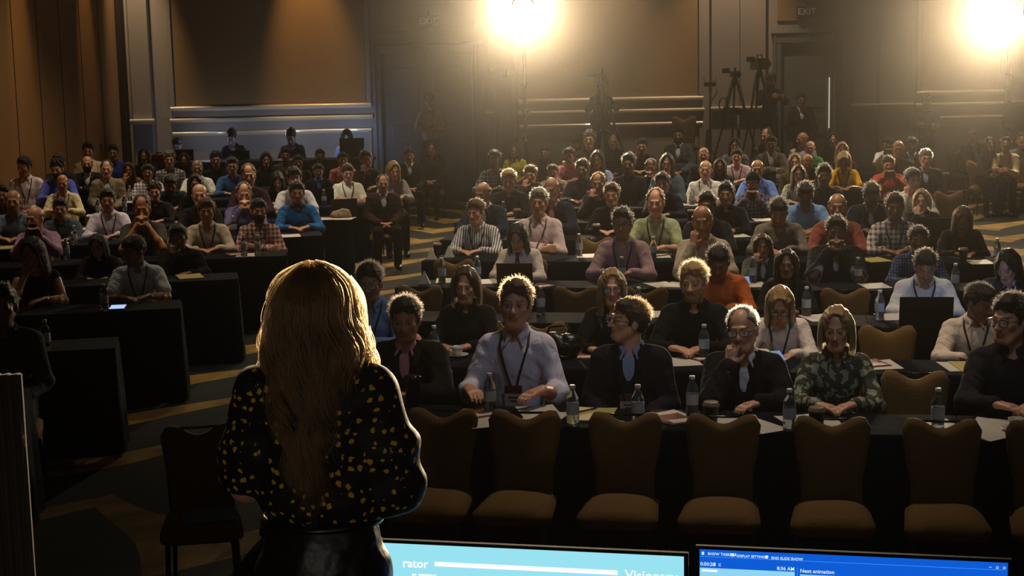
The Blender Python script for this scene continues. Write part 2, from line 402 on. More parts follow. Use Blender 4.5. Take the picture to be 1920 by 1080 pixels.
def skel(pose, hy=0, hp=0):
    key = (pose, hy, hp)
    if key in _SK: return _SK[key]
    p = POSES[pose]; up = .43 if p.get('stand') else 0.
    U = A3(0, 0, up); L = rotx(R(p['lean'])); hip = A3(0, 0, .55)
    def tp(x, y, z): return L @ (A3(x, y, z)-hip)+hip+U
    s = dict(tp=tp, up=up, L=L, N=tp(0, .015, 1.0), arms=[])
    RH = rotz(R(hy)) @ rotx(R(p['hp']+hp)) @ roty(R(p['hr']))
    neck = rotx(R(p['lean']*.6+(p['hp']+hp)*.55)) @ A3(0, -.012, .105)
    s['RH'] = RH; s['HC'] = s['N']+neck+RH @ A3(0, -.02, .062)
    for i, (e, w, d, n, c) in enumerate(p['arms']):
        sg = 1 if i == 0 else -1
        d = d/np.linalg.norm(d); n = n-d*(n@d); n /= np.linalg.norm(n)
        s['arms'].append((tp(sg*.156, .01, .945), e+U, w+U, d, n, c, sg))
    s['z'] = float(s['HC'][2]); _SK[key] = s
    return s
def hl(s, x, y, z): return s['RH'] @ A3(x, y, z)+s['HC']

def hand(F, w, d, n, curl, sg, big=1.0):
    sd = np.cross(d, n); k = .006
    if sd @ A3(1, 0, 0)*sg > 0 and abs(sd[0]) > .3: sd = -sd          # thumb towards the body's middle
    for o, r in ((-.024, .013), (-.008, .015), (.010, .015), (.026, .014)):
        F.cone(w+sd*o*.7, w+d*.085+sd*o, r*1.05, r*.9, k=.016)
    for o, l in ((-.030, .8), (-.010, .95), (.011, 1.0), (.031, .93)):
        p = w+d*.085+sd*o; a = curl*.5; q = d
        for seg, r0, r1 in ((.040, .0095, .0088), (.027, .0088, .008), (.021, .008, .0068)):
            q = math.cos(a)*d+math.sin(a)*n; e = p+q*seg*l; F.cone(p, e, r0*big, r1*big, k=k); p = e; a += curl
    p = w+d*.022+sd*.026; q = d*.55+sd*.72+n*.35; e = p+q*.040; F.cone(p, e, .0135, .011, k=.01)
    q2 = d*.85+sd*.25+n*.55; F.cone(e, e+q2*.033, .0105, .0085, k=k)

def body_mesh(key, pose, hy, hp, hr=.007, br=.0105, fem=0, fat=0, handres=None):
    s = skel(pose, hy, hp); HC = s['HC']; tp = s['tp']; up = s['up']
    fx = (-.105+HC[0], .105+HC[0], hr); fy = (HC[1]-.135, HC[1]+.12, hr); fz = (HC[2]-.14, HC[2]+.135, hr)
    ex = []; ey = []; ez = []
    if handres:
        for a in s['arms']:
            c = a[2]+a[3]*.07
            ex.append((c[0]-.1, c[0]+.1, handres)); ey.append((c[1]-.1, c[1]+.1, handres)); ez.append((c[2]-.09, c[2]+.11, handres))
    wr = [a[2] for a in s['arms']]
    y0 = min(min(q[1] for q in wr)-.19, HC[1]-.15); z0 = min(min(q[2] for q in wr)-.14, .60+up)
    F = Field(axis(-.37, .37, br, [fx]+ex), axis(y0, .22, br, [fy]+ey), axis(z0, HC[2]+.16, br, [fz]+ez))
    # torso core (under the clothes), neck, arms
    F.ell(tp(0, .01, .68), (.125+fat*.03, .095+fat*.03, .15)); F.ell(tp(0, .0, .85), (.136, .090, .14)); F.cone(tp(-.138, .01, .95), tp(.138, .01, .95), .045, k=.05)
    F.cone(s['N']+A3(0, .0, -.04), hl(s, 0, .025, -.055), .060-.008*fem, .052-.008*fem, k=.03); F.cone(tp(-.05, .01, .975), tp(.05, .01, .975), .034, k=.04)
    for sh, e, w, d, n, c, sg in s['arms']:
        F.cone(sh, e, .047, .038, k=.03); F.cone(e, e+(w-e)*.35, .038, .039, k=.02); F.cone(e+(w-e)*.35, w, .039, .024, k=.02); hand(F, w, d, n, c, sg, 1.0 if hr < .006 else 1.25)
    # head
    M = s['RH']
    F.ell(hl(s, 0, .018, .035), (.076, .096, .086), M, k=.01)
    F.ell(hl(s, 0, -.026, -.030), (.059, .066, .080), M, k=.03)
    F.cone(hl(s, -.02, -.066, -.094), hl(s, .02, -.066, -.094), .020-.004*fem, k=.03)
    for q in (-1, 1):
        F.cone(hl(s, q*.05, .0, -.045), hl(s, q*.028, -.055, -.088), .022, .018, k=.025)
        F.ell(hl(s, q*.041, -.060, -.014), (.020, .020, .018), M, k=.02)
        F.ell(hl(s, q*.031, -.100, .006), (.019, .018, .012), M, k=.014, mode='s')
        F.ell(hl(s, q*.031, -.079, .007), (.0145, .0135, .0135), M, k=.004)
        F.ell(hl(s, q*.079, .010, -.008), (.010, .020, .031), M, k=.008)
        F.ell(hl(s, q*.0125, -.101, -.026), (.009, .010, .008), M, k=.008)
    F.cone(hl(s, -.035, -.083, .027), hl(s, .035, -.083, .027), .010, k=.014)
    F.cone(hl(s, 0, -.090, .014), hl(s, 0, -.113, -.024), .0075, .0115, k=.012)
    F.cone(hl(s, -.017, -.089, -.0515), hl(s, .017, -.089, -.0515), .0062, k=.006)
    F.cone(hl(s, -.014, -.088, -.0625), hl(s, .014, -.088, -.0625), .0068, k=.006)
    def attr(P):
        q = (P-HC) @ M; x, y, z = np.abs(q[:, 0]), q[:, 1], q[:, 2]; c = np.zeros((len(P), 4))
        fr = y < -.05; big = max(1.0, hr/.006)
        ew = (((x-.031)/.0125)**2+((z-.006)/(.0052*big))**2 < 1) & (y < -.06)
        c[:, 2] = ew*.5
        iris = (((x-.031)/.0065)**2+((z-.007)/.0068)**2 < 1) & (y < -.06)
        lid = (np.abs(np.hypot((x-.031)/.0150, (z-.007)/(.0080*big))-1) < .16) & (z > .007) & (y < -.055)
        br_ = (np.abs(z-.030-.10*(x-.028)+.30*np.maximum(x-.040, 0)) < .0042*big) & (x > .012) & (x < .050) & fr
        c[:, 0] = np.maximum(np.maximum(iris*.95, lid*.8), br_*.75)
        c[:, 1] = ((x < .024) & (np.abs(z+.057-.10*x) < .0105) & (y < -.075))*.9
        mouth = (x < .022) & (np.abs(z+.0575-.12*x) < .0016*big) & (y < -.075); c[:, 0] = np.maximum(c[:, 0], mouth*.7)
        bd = np.clip((-.030-z)/.012, 0, 1)*np.clip((.03-y)/.02, 0, 1)*np.clip((z+.135)/.02, 0, 1); bd *= 1-((x < .020) & (np.abs(z+.057) < .010))
        c[:, 3] = bd*(x < .075)*(y > -.118)
        return c
    me, P = F.mesh(key, attr)
    return me

_CH = {}
def shirt_mesh(kind, pose, res=.0125, infl=.014, fat=0, wr=.0035, puff=0):
    """kind: ls, sh (short sleeves), tk (sleeveless), jk (jacket with an open front)"""
    key = ('shirt', kind, pose, res, fat)
    if key in _CH: return _CH[key]
    s = skel(pose); tp = s['tp']; up = s['up']; N = s['N']
    F = Field(axis(-.40, .40, res), axis(min(min(a[2][1] for a in s['arms'])-.1, -.3), .25, res), axis(.50+up, 1.14+up, res))
    i = infl+(.010 if kind == 'jk' else 0)
    F.ell(tp(0, .01, .66), (.130+fat*.035+i, .110+fat*.04+i, .17), k=.04); F.ell(tp(0, .0, .85), (.139+i+fat*.012, .093+i+fat*.01, .145), k=.05)
    F.cone(tp(-.132, .015, .945), tp(.132, .015, .945), .047+i, k=.05)
    F.cone(tp(-.13, .015, .955), N+A3(-.042, .014, .025), .034+i, .034, k=.03); F.cone(tp(.13, .015, .955), N+A3(.042, .014, .025), .034+i, .034, k=.03)
    ei = i+.000
    for sh, e, w, d, n, c, sg in s['arms']:
        if kind == 'tk': F.cone(sh, sh+(e-sh)*.05, .05, k=.03); continue
        end = e if kind != 'sh' else sh+(e-sh)*.72
        F.cone(sh, end, .050+i, .042+ei+(.008 if kind == 'sh' else 0), k=.04)
        if kind in ('ls', 'jk'):
            we = w-(w-e)*.06; F.cone(e, we, .040+ei, .028+i, k=.035)
        if kind == 'rl':
            we = e+(w-e)*.30; F.cone(e, we, .040+ei, .043+i, k=.035); F.cone(e+(w-e)*.22, we, .050+i, k=.01)
    F.folds(wr, 1.0, seed=len(pose)*1.3+ord(pose[-1]))
    # clean ends: hem, neck opening
    F.ell(N+A3(0, -.012, .085), (.057, .064, .070), k=.010, mode='s')
    if kind != 'jk':
        F.ell(tp(0, -.115, 1.005), (.026, .06, .050), k=.01, mode='s')
        if kind != 'tk':
            ring = []
            for t in range(15):
                a = R(28+t*304/14); ring.append(N+A3(math.sin(a)*.062, -math.cos(a)*.066-.006, .036-.022*math.cos(a)))
            for a, b in zip(ring, ring[1:]): F.cone(a, b, .0125, k=.010); F.cone(a+A3(0, 0, -.014), b+A3(0, 0, -.014), .0125, k=.010)
            for q, a in ((1, ring[0]), (-1, ring[-1])): F.cone(a, a+A3(q*.022, -.035, -.050), .011, .007, k=.008)
    else:
        F.cone(N+A3(0, -.11, .03), tp(0, -.165, .74), .062, .012, k=.008, mode='s')
        for q in (-1, 1):
            F.cone(N+A3(q*.064, -.03, .035), tp(q*.066, -.118, .93), .013, .014, k=.01); F.cone(tp(q*.066, -.118, .93), tp(q*.020, -.135, .74), .012, .006, k=.01)
    me, P = F.mesh('_'.join(map(str, key)))
    def front(x, z):
        m = (np.abs(P[:, 0]-x) < .02) & (np.abs(P[:, 2]-z) < .022)
        return P[m, 1].min() if m.any() else -.13
    _CH[key] = (me, front); return _CH[key]

def trousers_mesh(pose):
    key = ('tr', 's' if POSES[pose].get('stand') else 'sit')
    if key in _CH: return _CH[key]
    stand = bool(POSES[pose].get('stand')); h = .016
    F = Field(axis(-.25, .25, h), axis(-.72 if not stand else -.3, .24, h), axis(-.02, 1.02 if stand else .72, h))
    F.ell((0, .0, .98 if stand else .58), (.155, .125, .12), k=.03)
    for q in (-1, 1):
        if stand:
            F.cone((q*.085, 0, .93), (q*.10, -.01, .50), .085, .062, k=.03); F.cone((q*.10, -.01, .50), (q*.11, .0, .11), .060, .048, k=.02)
        else:
            F.cone((q*.085, -.02, .56), (q*.13, -.43, .53), .086, .066, k=.03); F.cone((q*.13, -.43, .53), (q*.13, -.45, .12), .064, .048, k=.02)
    F.folds(.003)
    me, P = F.mesh('trousers_%d' % stand); _CH[key] = me; return me
def shoe_mesh(pose):
    stand = bool(POSES[pose].get('stand')); key = ('shoe', stand)
    if key in _CH: return _CH[key]
    y = -.05 if stand else -.50; F = Field(axis(-.06, .06, .012), axis(y-.16, y+.16, .012), axis(-.03, .16, .012))
    F.ell((0, y, .045), (.045, .135, .045)); F.cone((0, y+.07, .05), (0, y+.06, .11), .045, .045, k=.02); F.cut((0, 0, -1), -.005)
    me, P = F.mesh('shoe_%d' % stand); _CH[key] = me; return me

def hair_mesh(style, res=.007):
    """in head space: origin at the head's centre, faces -Y"""
    key = ('hair', style, res)
    if key in _CH: return _CH[key]
    lo = {'l': -.36, 'o': -.15, 'c': -.12}.get(style, -.12); big = .17 if style in 'loc' else .125
    F = Field(axis(-big, big, res), axis(-.15, .20, res), axis(lo, .175, res)); g = .012
    g = .006 if style in 'src' else .008
    F.ell((0, .020, .038), (.0765+g, .0965+g, .0865+g), k=.01)
    if style == 's': F.ell((0, -.005, .070), (.070, .085, .063), k=.025); F.ell((.018, -.048, .098), (.042, .032, .026), k=.02); F.ell((0, .05, .02), (.083, .078, .085), k=.03)
    if style == 'r': F.ell((0, .05, .02), (.083, .075, .080), k=.03)
    if style == 'c':
        rc = np.random.RandomState(3)
        for t in range(60):
            u = rc.rand()*6.28; v = rc.rand()*1.5-.15
            F.ell((math.cos(u)*math.cos(v)*.086, .022+math.sin(u)*math.cos(v)*.104, .035+math.sin(v)*.098), (.018,)*3, k=.010)
    if style in 'lo':
        F.ell((0, .030, .032), (.0885, .103, .098), k=.02)
        b = -.085 if style == 'o' else -.20
        for q in (-1, 1):
            F.cone((q*.080, .020, .02), (q*(.086 if style == 'o' else .092), .012 if style == 'o' else .0, b+.02), .026, .022 if style == 'o' else .030, k=.03)
            F.cone((q*.030, -.062, .088), (q*.080, -.015, .02), .020, .020, k=.03)
        F.ell((0, .07, b*.5), (.082, .045, abs(b)*.72), k=.04)
        if style == 'l': F.ell((0, .075, -.22), (.088, .038, .12), k=.05)
    X_ = F.a[0][:, None, None]; Y_ = F.a[1][None, :, None]; Z_ = F.a[2][None, None, :]
    jag = (.0045*np.sin(95*X_+2*np.sin(60*Y_))+.003*np.sin(210*X_+140*Z_)).astype(np.float32)
    if style in ('s', 'c', 'r', 'b', 'h'):
        # short hair: above the line forehead - temple - ear - nape, with sideburns
        off = {'s': -.006, 'c': -.012, 'r': .018, 'b': .018, 'h': -.006}[style]
        pl = off-(.73*Y_+.68*Z_)+jag
        tmpl = np.where(np.abs(X_) > .050, .012, 0)*np.clip((-Y_-.02)/.03, 0, 1)               # temples set back
        side = np.maximum(np.maximum(np.abs(Y_+.012)-.014, -.030-Z_), .060-np.abs(X_))            # sideburns
        F.d[:] = np.maximum(F.d, np.minimum(pl+tmpl, side if style in 'sc' else 1).astype(np.float32))
        F.cut((0, 0, -1), .085)
        if style == 'b': F.cut((0, 0, 1), .050, box=((-9, -9, -9), (9, 9, 9)))
        if style == 'r': F.ell((0, -.05, .12), (.050, .06, .05), k=.02, mode='s')
    else:
        F.ell((0, -.118, -.020), (.066, .090, .112), k=.012, mode='s')
        F.ell((0, -.08, .075), (.030, .05, .028), k=.02, mode='s')
        F.ell((0, -.06, -.19), (.068, .10, .12), k=.02, mode='s')
    if style not in 'bh': F.folds(.0035 if style != 'c' else .006, 2.2, seed=2)
    me, P = F.mesh('_'.join(map(str, key))); _CH[key] = me; return me
def fibre_mat():
    if 'fibre' in MATS: return MATS['fibre']
    m = bpy.data.materials.new('hair_fibre'); m.use_nodes = True; n = m.node_tree.nodes; n.clear(); o = n.new('ShaderNodeOutputMaterial'); h = n.new('ShaderNodeBsdfHairPrincipled'); h.parametrization = 'COLOR'
    h.inputs['Roughness'].default_value = .35; h.inputs['Radial Roughness'].default_value = .4; oi = n.new('ShaderNodeObjectInfo'); m.node_tree.links.new(oi.outputs['Color'], h.inputs['Color']); m.node_tree.links.new(h.outputs[0], o.inputs[0])
    MATS['fibre'] = m; return m
def fibres(style, near):
    """the hair itself, as fibres rooted on the scalp, in head space"""
    key = ('fib', style, near)
    if key in _CH: return _CH[key]
    rs = np.random.RandomState(5); n = {True: 3200, False: 420}[near]; npt = 5 if style in 'srcb' else 9; out = []
    while len(out) < n:
        v = rs.normal(size=3); v /= np.linalg.norm(v); p = A3(0, .020, .038)+v*A3(.082, .102, .092); x, y, z = p
        if style in 'srcb':
            off = {'s': -.004, 'c': -.010, 'r': .020, 'b': .020}[style]+.012*(abs(x) > .05)*(y < -.02)
            if .73*y+.68*z < off or z < -.07: continue
            if style == 'b' and z > .045: continue
            if style == 'r' and y < .0 and abs(x) < .05: continue
            L = {'s': .030, 'r': .020, 'b': .009, 'c': .030}[style]*rs.uniform(.6, 1.25)*(1 if z > .05 else .55)
            d = v*.45+A3(.25*np.sign(x)*abs(v[0]), .55, -.15 if z < .06 else .12)+rs.normal(size=3)*(.35 if style != 'c' else .8); d /= np.linalg.norm(d)
            pts = [p]
            for j in range(1, npt):
                if style == 'c': d = d+rs.normal(size=3)*.5
                d = d-v*.10+A3(0, 0, -.10); d /= np.linalg.norm(d); pts.append(pts[-1]+d*L/(npt-1))
            out.append(pts)
        else:
            th = rs.uniform(-2.25, 2.25); z0 = .118*math.sqrt(rs.rand()); ze = (-.105 if style == 'o' else -.33)+rs.normal()*.02; ph = rs.uniform(0, 6.28) if rs.rand() < .2 else int(th*5)*2.2; lay = rs.uniform(.93, 1.06); pts = []
            zs = [-.36, -.22, -.12, -.04, .03, .07, .10, .118, .124]; rx = [.085, .112, .110, .106, .103, .088, .060, .025, 0] if style == 'l' else [.085, .095, .112, .112, .105, .088, .060, .025, 0]; ry = [.108, .110, .112, .118, .118, .100, .070, .030, 0]
            for j in range(npt):
                t = j/(npt-1); zz = z0+(ze-z0)*t; wv = min(1, max(0, (z0-zz)/.15)); q = th+.05*wv*math.sin(zz*30+ph)
                pts.append((math.sin(q)*np.interp(zz, zs, rx)*lay, .022+math.cos(q)*np.interp(zz, zs, ry)*lay, zz+.004))
            out.append(pts)
    P_ = np.array(out); cu = bpy.data.hair_curves.new('hair_fibres_'+style); cu.add_curves([npt]*n); cu.points.foreach_set('position', P_.reshape(-1).astype(np.float32))
    ra = cu.attributes.get('radius') or cu.attributes.new('radius', 'FLOAT', 'POINT'); t = np.linspace(0, 1, npt); ra.data.foreach_set('value', np.tile((.0008 if near else .0019)*(1-.65*t**2), n).astype(np.float32))
    _CH[key] = cu; return cu
def cap_mesh():
    if 'cap' in _CH: return _CH['cap']
    F = Field(axis(-.12, .12, .007), axis(-.22, .14, .007), axis(.0, .16, .007))
    F.ell((0, .018, .045), (.093, .112, .100)); F.cut((0, .25, -1), -.030)
    F.ell((0, -.125, .045), (.068, .075, .009), k=.01)
    me, P = F.mesh('cap'); _CH['cap'] = me; return me
def beard_mesh(res=.006):
    if 'beard' in _CH: return _CH['beard']
    F = Field(axis(-.09, .09, res), axis(-.14, .05, res), axis(-.14, .0, res))
    F.ell((0, -.030, -.048), (.066, .074, .084), k=.01); F.cut((0, 0, 1), -.038, box=((-9,)*3, (9,)*3)); F.cut((0, 1, 0), .0)
    F.ell((0, -.11, -.058), (.022, .05, .011), k=.006, mode='s'); F.folds(.002, 2.2)
    me, P = F.mesh('beard'); _CH['beard'] = me; return me
def glasses_mesh():
    if 'gl' in _CH: return _CH['gl']
    b = MB()
    for q in (-1, 1):
        pts = []
        for t in range(15):
            a = 2*math.pi*t/14; c, s_ = math.cos(a), math.sin(a)
            pts.append((q*.034+.026*math.copysign(abs(c)**.7, c), -.113+abs(c)*.0-.0, .006+.019*math.copysign(abs(s_)**.7, s_)))
        b.tube(pts, .0024, 5, False); b.tube([(q*.060, -.111, .012), (q*.080, -.07, .012), (q*.083, .01, .008)], .0022, 5)
    b.tube([(-.009, -.114, .010), (0, -.117, .013), (.009, -.114, .010)], .0022, 5)
    _CH['gl'] = b.mesh('glasses', True); return _CH['gl']
def lens_mesh():
    if 'lens' in _CH: return _CH['lens']
    b = MB()
    for q in (-1, 1):
        V = [(q*.034+.024*math.copysign(abs(math.cos(a))**.7, math.cos(a)), -.1135, .006+.017*math.copysign(abs(math.sin(a))**.7, math.sin(a))) for a in [2*math.pi*t/14 for t in range(14)]]
        b.add(V+[(x, y+.0012, z) for x, y, z in V], [tuple(range(14))[::-1], tuple(range(14, 28))]+[(t, (t+1) % 14, 14+(t+1) % 14, 14+t) for t in range(14)])
    _CH['lens'] = b.mesh('lens'); return _CH['lens']
def lanyard_mesh(kind, pose, badge, res=.0125, fat=0):
    key = ('ln', kind, pose, badge, res, fat)
    if key in _CH: return _CH[key]
    me_, front = shirt_mesh(kind, pose, res, fat=fat); s = skel(pose); N = s['N']; b = MB()
    zt = N[2]-.01; zb = .735+s['up'] if not badge else .775+s['up']
    for q in (-1, 1):
        pts = [N+A3(q*.062, .03, .045), N+A3(q*.074, -.02, .03)]
        for t in range(8):
            u = t/7; x = q*(.078*(1-u)+.012*u); z = zt-.02+(zb-zt)*u; pts.append(A3(x, front(x, z)-.005, z))
        for a, c in zip(pts, pts[1:]):
            a = Vector(a); c = Vector(c); sd = Vector((.0065, 0, 0)); bk = Vector((0, .003, 0))
            b.add([a-sd, a+sd, c+sd, c-sd, a-sd-bk, a+sd-bk, c+sd-bk, c-sd-bk], [(0, 1, 2, 3), (7, 6, 5, 4), (0, 4, 5, 1), (2, 6, 7, 3), (1, 5, 6, 2), (3, 7, 4, 0)])
    yb = front(0, zb-.05)-.012
    r = (b.mesh('lanyard'), (yb, zb)); _CH[key] = r; return r

SKIN = {'L': (.68, .35, .22), 'M': (.50, .24, .135), 'T': (.55, .23, .10), 'D': (.28, .13, .072)}  # D also serves faces in shade, their shadow put into the skin colour
HAIR = {'k': (.010, .008, .007), 'n': (.055, .028, .015), 'g': (.17, .16, .15), 'y': (.36, .22, .085)}
ALB = 1.9
def person(name, pose, skin, hair, hc, top, col, ex, label, group, loc, rz, sc=1.0, sx=1.0, hy=0, hp=0, near=False, pat='plain', inner=None, trouser='15161a', fat=0, mirror=False, fem=0, res=None):
    root = thing('person', label, 'person', loc, rz, group)
    root.scale = (sx*sc*(-1 if mirror else 1), sc, sc)
    s = skel(pose, hy, hp)
    hr, br = (.0042, .0075) if near else (.0072, .0115)
    kb = ('body', pose, hy, hp, hr, fem, fat)
    if kb not in _CH: _CH[kb] = body_mesh('_'.join(map(str, kb)), pose, hy, hp, hr, br, fem, fat, .0048 if near else .009)
    tone = SKIN[skin]; hcol = HAIR[hc]
    o = link('body', _CH[kb], skin_mat(), root, tone+(1,)); o['hair_colour'] = list(hcol); o['beard'] = 1.0 if 'bd' in ex else (.35 if (fem == 0 and hc == 'k' and skin != 'L') else 0.)
    HM = Matrix([list(s['RH'][k])+[float(s['HC'][k])] for k in range(3)]+[[0, 0, 0, 1]])
    sres = .0085 if near else .0125
    c4 = lin(col, ALB)
    if top == 'jk':
        ic = lin(inner or 'b8b8bc', 1.5); me, fr = shirt_mesh('ls', pose, sres, fat=fat); link('shirt', me, cloth_mat('plain'), root, ic)
        me, fr = shirt_mesh('jk', pose, sres, infl=.016, fat=fat); link('jacket', me, cloth_mat(pat), root, c4); kl = 'ls'
    else:
        me, fr = shirt_mesh(top, pose, sres, fat=fat); link('shirt', me, cloth_mat(pat), root, c4); kl = top
    link('trousers', trousers_mesh(pose), cloth_mat('plain'), root, lin(trouser))
    for q in (-1, 1): link('shoe', shoe_mesh(pose), mat('shoe_leather', '0b0a0a', .35), root, mtx=Matrix.Translation((q*(.12 if POSES[pose].get('stand') else .13), 0, 0)))
    hres = .0052 if near else .0075
    if hair == 'h':
        link('hair', hair_mesh('h', hres), hair_mat(), root, hcol+(1,), HM); link('cap', cap_mesh(), cloth_mat('plain'), root, lin('0c0d12'), HM)
    else:
        ho = link('hair', hair_mesh(hair, hres), hair_mat(), root, hcol+(1,), HM)
        link('hair_fibres', fibres(hair, near), fibre_mat(), ho, tuple(min(.8, c*(1.6 if hc == 'k' else 1.15)) for c in hcol)+(1,))
    if 'bd' in ex: link('beard', beard_mesh(), hair_mat(), root, hcol+(1,), HM)
    if 'gl' in ex:
        g = link('glasses', glasses_mesh(), mat('glasses_frame', '0a0a0a', .25), root, mtx=HM)
        if near: link('lens', lens_mesh(), mat('lens_glass', 'f0f0f0', .03, alpha=.18, spec=1), g)
    if 'ln' in ex or 'bt' in ex:
        me, (yb, zb) = lanyard_mesh(kl, pose, 'bt' in ex, sres, fat); link('lanyard', me, mat('lanyard_ribbon', '120c10', .7), root)
        if 'bt' in ex or near:
            b = MB(); b.box((-.048, yb-.003, zb-.115), (.048, yb, zb)); bo = link('badge', b.mesh('badge'), mat('badge_card', 'c8c0bc', .5), root)
            b = MB(); b.box((-.048, yb-.005, zb-.040), (.048, yb-.0031, zb)); link('badge_header', b.mesh('badge_header'), mat('badge_header', '5a2420', .5), bo)
            for k, wd in ((0, .028), (1, .018)):
                b = MB(); b.box((-wd, yb-.0046, zb-.066-k*.018), (wd, yb-.0031, zb-.058-k*.018)); link('badge_print', b.mesh('badge_print'), mat('badge_print', '403a3a', .6), bo)
    if 'sc' in ex:
        b = MB(); N = s['N']; b.tube([N+A3(math.sin(a)*.078, -math.cos(a)*.080, .022) for a in [R(x*30) for x in range(13)]], [.020]*13, 8, False)
        link('scarf', b.mesh('scarf', True), cloth_mat('gingham'), root, lin('6a6058'))
    if 'bw' in ex:
        b = MB(); N = s['N']
        for q in (-1, 1): b.tube([N+A3(0, -.10, -.02), N+A3(q*.018, -.14, -.10), N+A3(q*.028, -.155, -.20)], [.010, .013, .015], 6, True, .5)
        b.tube([N+A3(-.02, -.105, -.01), N+A3(.02, -.105, -.01)], .012, 6); link('neck_bow', b.mesh('neck_bow', True), mat('bow_silk', '14161e', .5), root)
    if pose == 'P':
        b = MB(); b.box((-.038, -.470, .99), (.038, -.462, 1.14)); ph = tag(link('phone', b.mesh('phone', bevel=.003), mat('phone_shell', '101114', .3)), lab16('dark phone held up by the '+label), 'phone')
        ph.matrix_world = Matrix.Translation(root.location) @ Matrix.Rotation(rz, 4, 'Z') @ Matrix.Diagonal((sx*sc, sc, sc, 1))
    return root

# ------------------------------------------------------------------ the room
YB = 29.5; XL = -7.27; XR = 13.5; YF = -4.0
def wx(px, py=150): return at_depth(px, py, YB).x
def wz(py, px=960): return at_depth(px, py, YB).z
def box_me(lo, hi, name='box', bev=0):
    b = MB(); b.box(lo, hi); return b.mesh(name, bevel=bev)
# carpet: dark teal ground with long ochre wedges
m, N_, L_, b_ = nt('carpet')
tc = N_.new('ShaderNodeTexCoord'); mp = N_.new('ShaderNodeMapping'); mp.inputs['Rotation'].default_value = (0, 0, R(8)); L_.new(tc.outputs['Object'], mp.inputs[0])
def mth(op, a, b=None, c=None):
    x = N_.new('ShaderNodeMath'); x.operation = op
    for i, v in enumerate((a, b, c)):
        if v is None: continue
        if hasattr(v, 'is_output'): L_.new(v, x.inputs[i])
        else: x.inputs[i].default_value = v
    return x.outputs[0]
wn = N_.new('ShaderNodeTexNoise'); wn.inputs['Scale'].default_value = .55; wn.inputs['Detail'].default_value = 1; L_.new(mp.outputs[0], wn.inputs['Vector'])
sx = N_.new('ShaderNodeSeparateXYZ'); L_.new(mp.outputs[0], sx.inputs[0])
zig = mth('PINGPONG', mth('ADD', sx.outputs['X'], mth('MULTIPLY', wn.outputs['Fac'], .8)), .85)
vv = mth('ADD', sx.outputs['Y'], mth('MULTIPLY', zig, 1.5)); bandf = mth('FRACT', mth('DIVIDE', vv, 1.45))
wid = mth('ADD', mth('MULTIPLY', zig, .35), .18)
fac = mth('LESS_THAN', bandf, wid)
cr = N_.new('ShaderNodeMix'); cr.data_type = 'RGBA'; cr.inputs['A'].default_value = lin('151b1c'); cr.inputs['B'].default_value = lin('a8853c'); L_.new(fac, cr.inputs['Factor'])
n2 = N_.new('ShaderNodeTexNoise'); n2.inputs['Scale'].default_value = 3.2; n2.inputs['Detail'].default_value = 4; L_.new(mp.outputs[0], n2.inputs['Vector'])
mr = N_.new('ShaderNodeMapRange'); mr.inputs['From Min'].default_value = .35; mr.inputs['From Max'].default_value = .65; mr.inputs['To Min'].default_value = .5; mr.inputs['To Max'].default_value = 1.1; L_.new(n2.outputs['Fac'], mr.inputs[0])
vm = N_.new('ShaderNodeVectorMath'); vm.operation = 'SCALE'; L_.new(cr.outputs['Result'], vm.inputs[0]); L_.new(mr.outputs[0], vm.inputs['Scale']); L_.new(vm.outputs[0], b_.inputs['Base Color'])
b_.inputs['Roughness'].default_value = .95; MATS['carpet'] = m
n3 = N_.new('ShaderNodeTexNoise'); n3.inputs['Scale'].default_value = 160; L_.new(tc.outputs['Object'], n3.inputs['Vector'])
bp = N_.new('ShaderNodeBump'); bp.inputs['Strength'].default_value = .5; bp.inputs['Distance'].default_value = .01; L_.new(n3.outputs['Fac'], bp.inputs['Height']); L_.new(bp.outputs[0], b_.inputs['Normal'])
PAINT = mat('wall_paint', '8f8478', .6, bump=(40, .1), var=.05, vscale=2)
FABRIC = mat('panel_fabric', '8a6a3e', .9, bump=(120, .4), var=.06, vscale=30, sheen=.2)
MOLD = mat('moulding_paint', 'd4c4a4', .3, coat=.3)
AIRWALL = mat('folding_wall_fabric', '8a6230', .9, bump=(90, .4), var=.05, vscale=25)
DARKM = mat('dark_gap', '0a0908', .8)
DOORM = mat('door_paint', '62625c', .45, var=.05)
struct('floor', box_me((XL-.2, YF-.2, -.1), (XR+.2, YB+.2, 0)), MATS['carpet'])
struct('ceiling', box_me((XL-.2, YF-.2, ROOM_H), (XR+.2, YB+.2, ROOM_H+.2)), mat('ceiling_plaster', '4a463f', .9))
wl = struct('wall_left', box_me((XL-.2, YF, 0), (XL, YB, ROOM_H)), AIRWALL)
for i in range(1, 26):                                       # the leaves of the folding wall
    b = MB(); y = YB-.35-i*1.22; b.box((XL, y-.006, .02), (XL+.008, y+.006, ROOM_H-.05))
    if y > 15: link('panel_seam', b.mesh('panel_seam'), DARKM, wl)
b = MB(); b.box((XL, YB-.34, 0), (XL+.10, YB-.02, ROOM_H)); link('edge_post', b.mesh('edge_post', bevel=.01), mat('dark_brown_post', '1c130b', .6), wl)
b = MB(); b.box((XL+.001, 27.6, 1.18), (XL+.012, 27.68, 1.30)); link('wall_switch', b.mesh('wall_switch', bevel=.003), DARKM, wl)
struct('wall_right', box_me((XR, YF, 0), (XR+.2, YB, ROOM_H)), PAINT)
struct('wall_front', box_me((XL, YF-.2, 0), (XR, YF, ROOM_H)), mat('stage_drape', '0c0c10', .9))
wb = struct('wall_back', box_me((XL, YB, 0), (XR, YB+.2, ROOM_H)), PAINT)

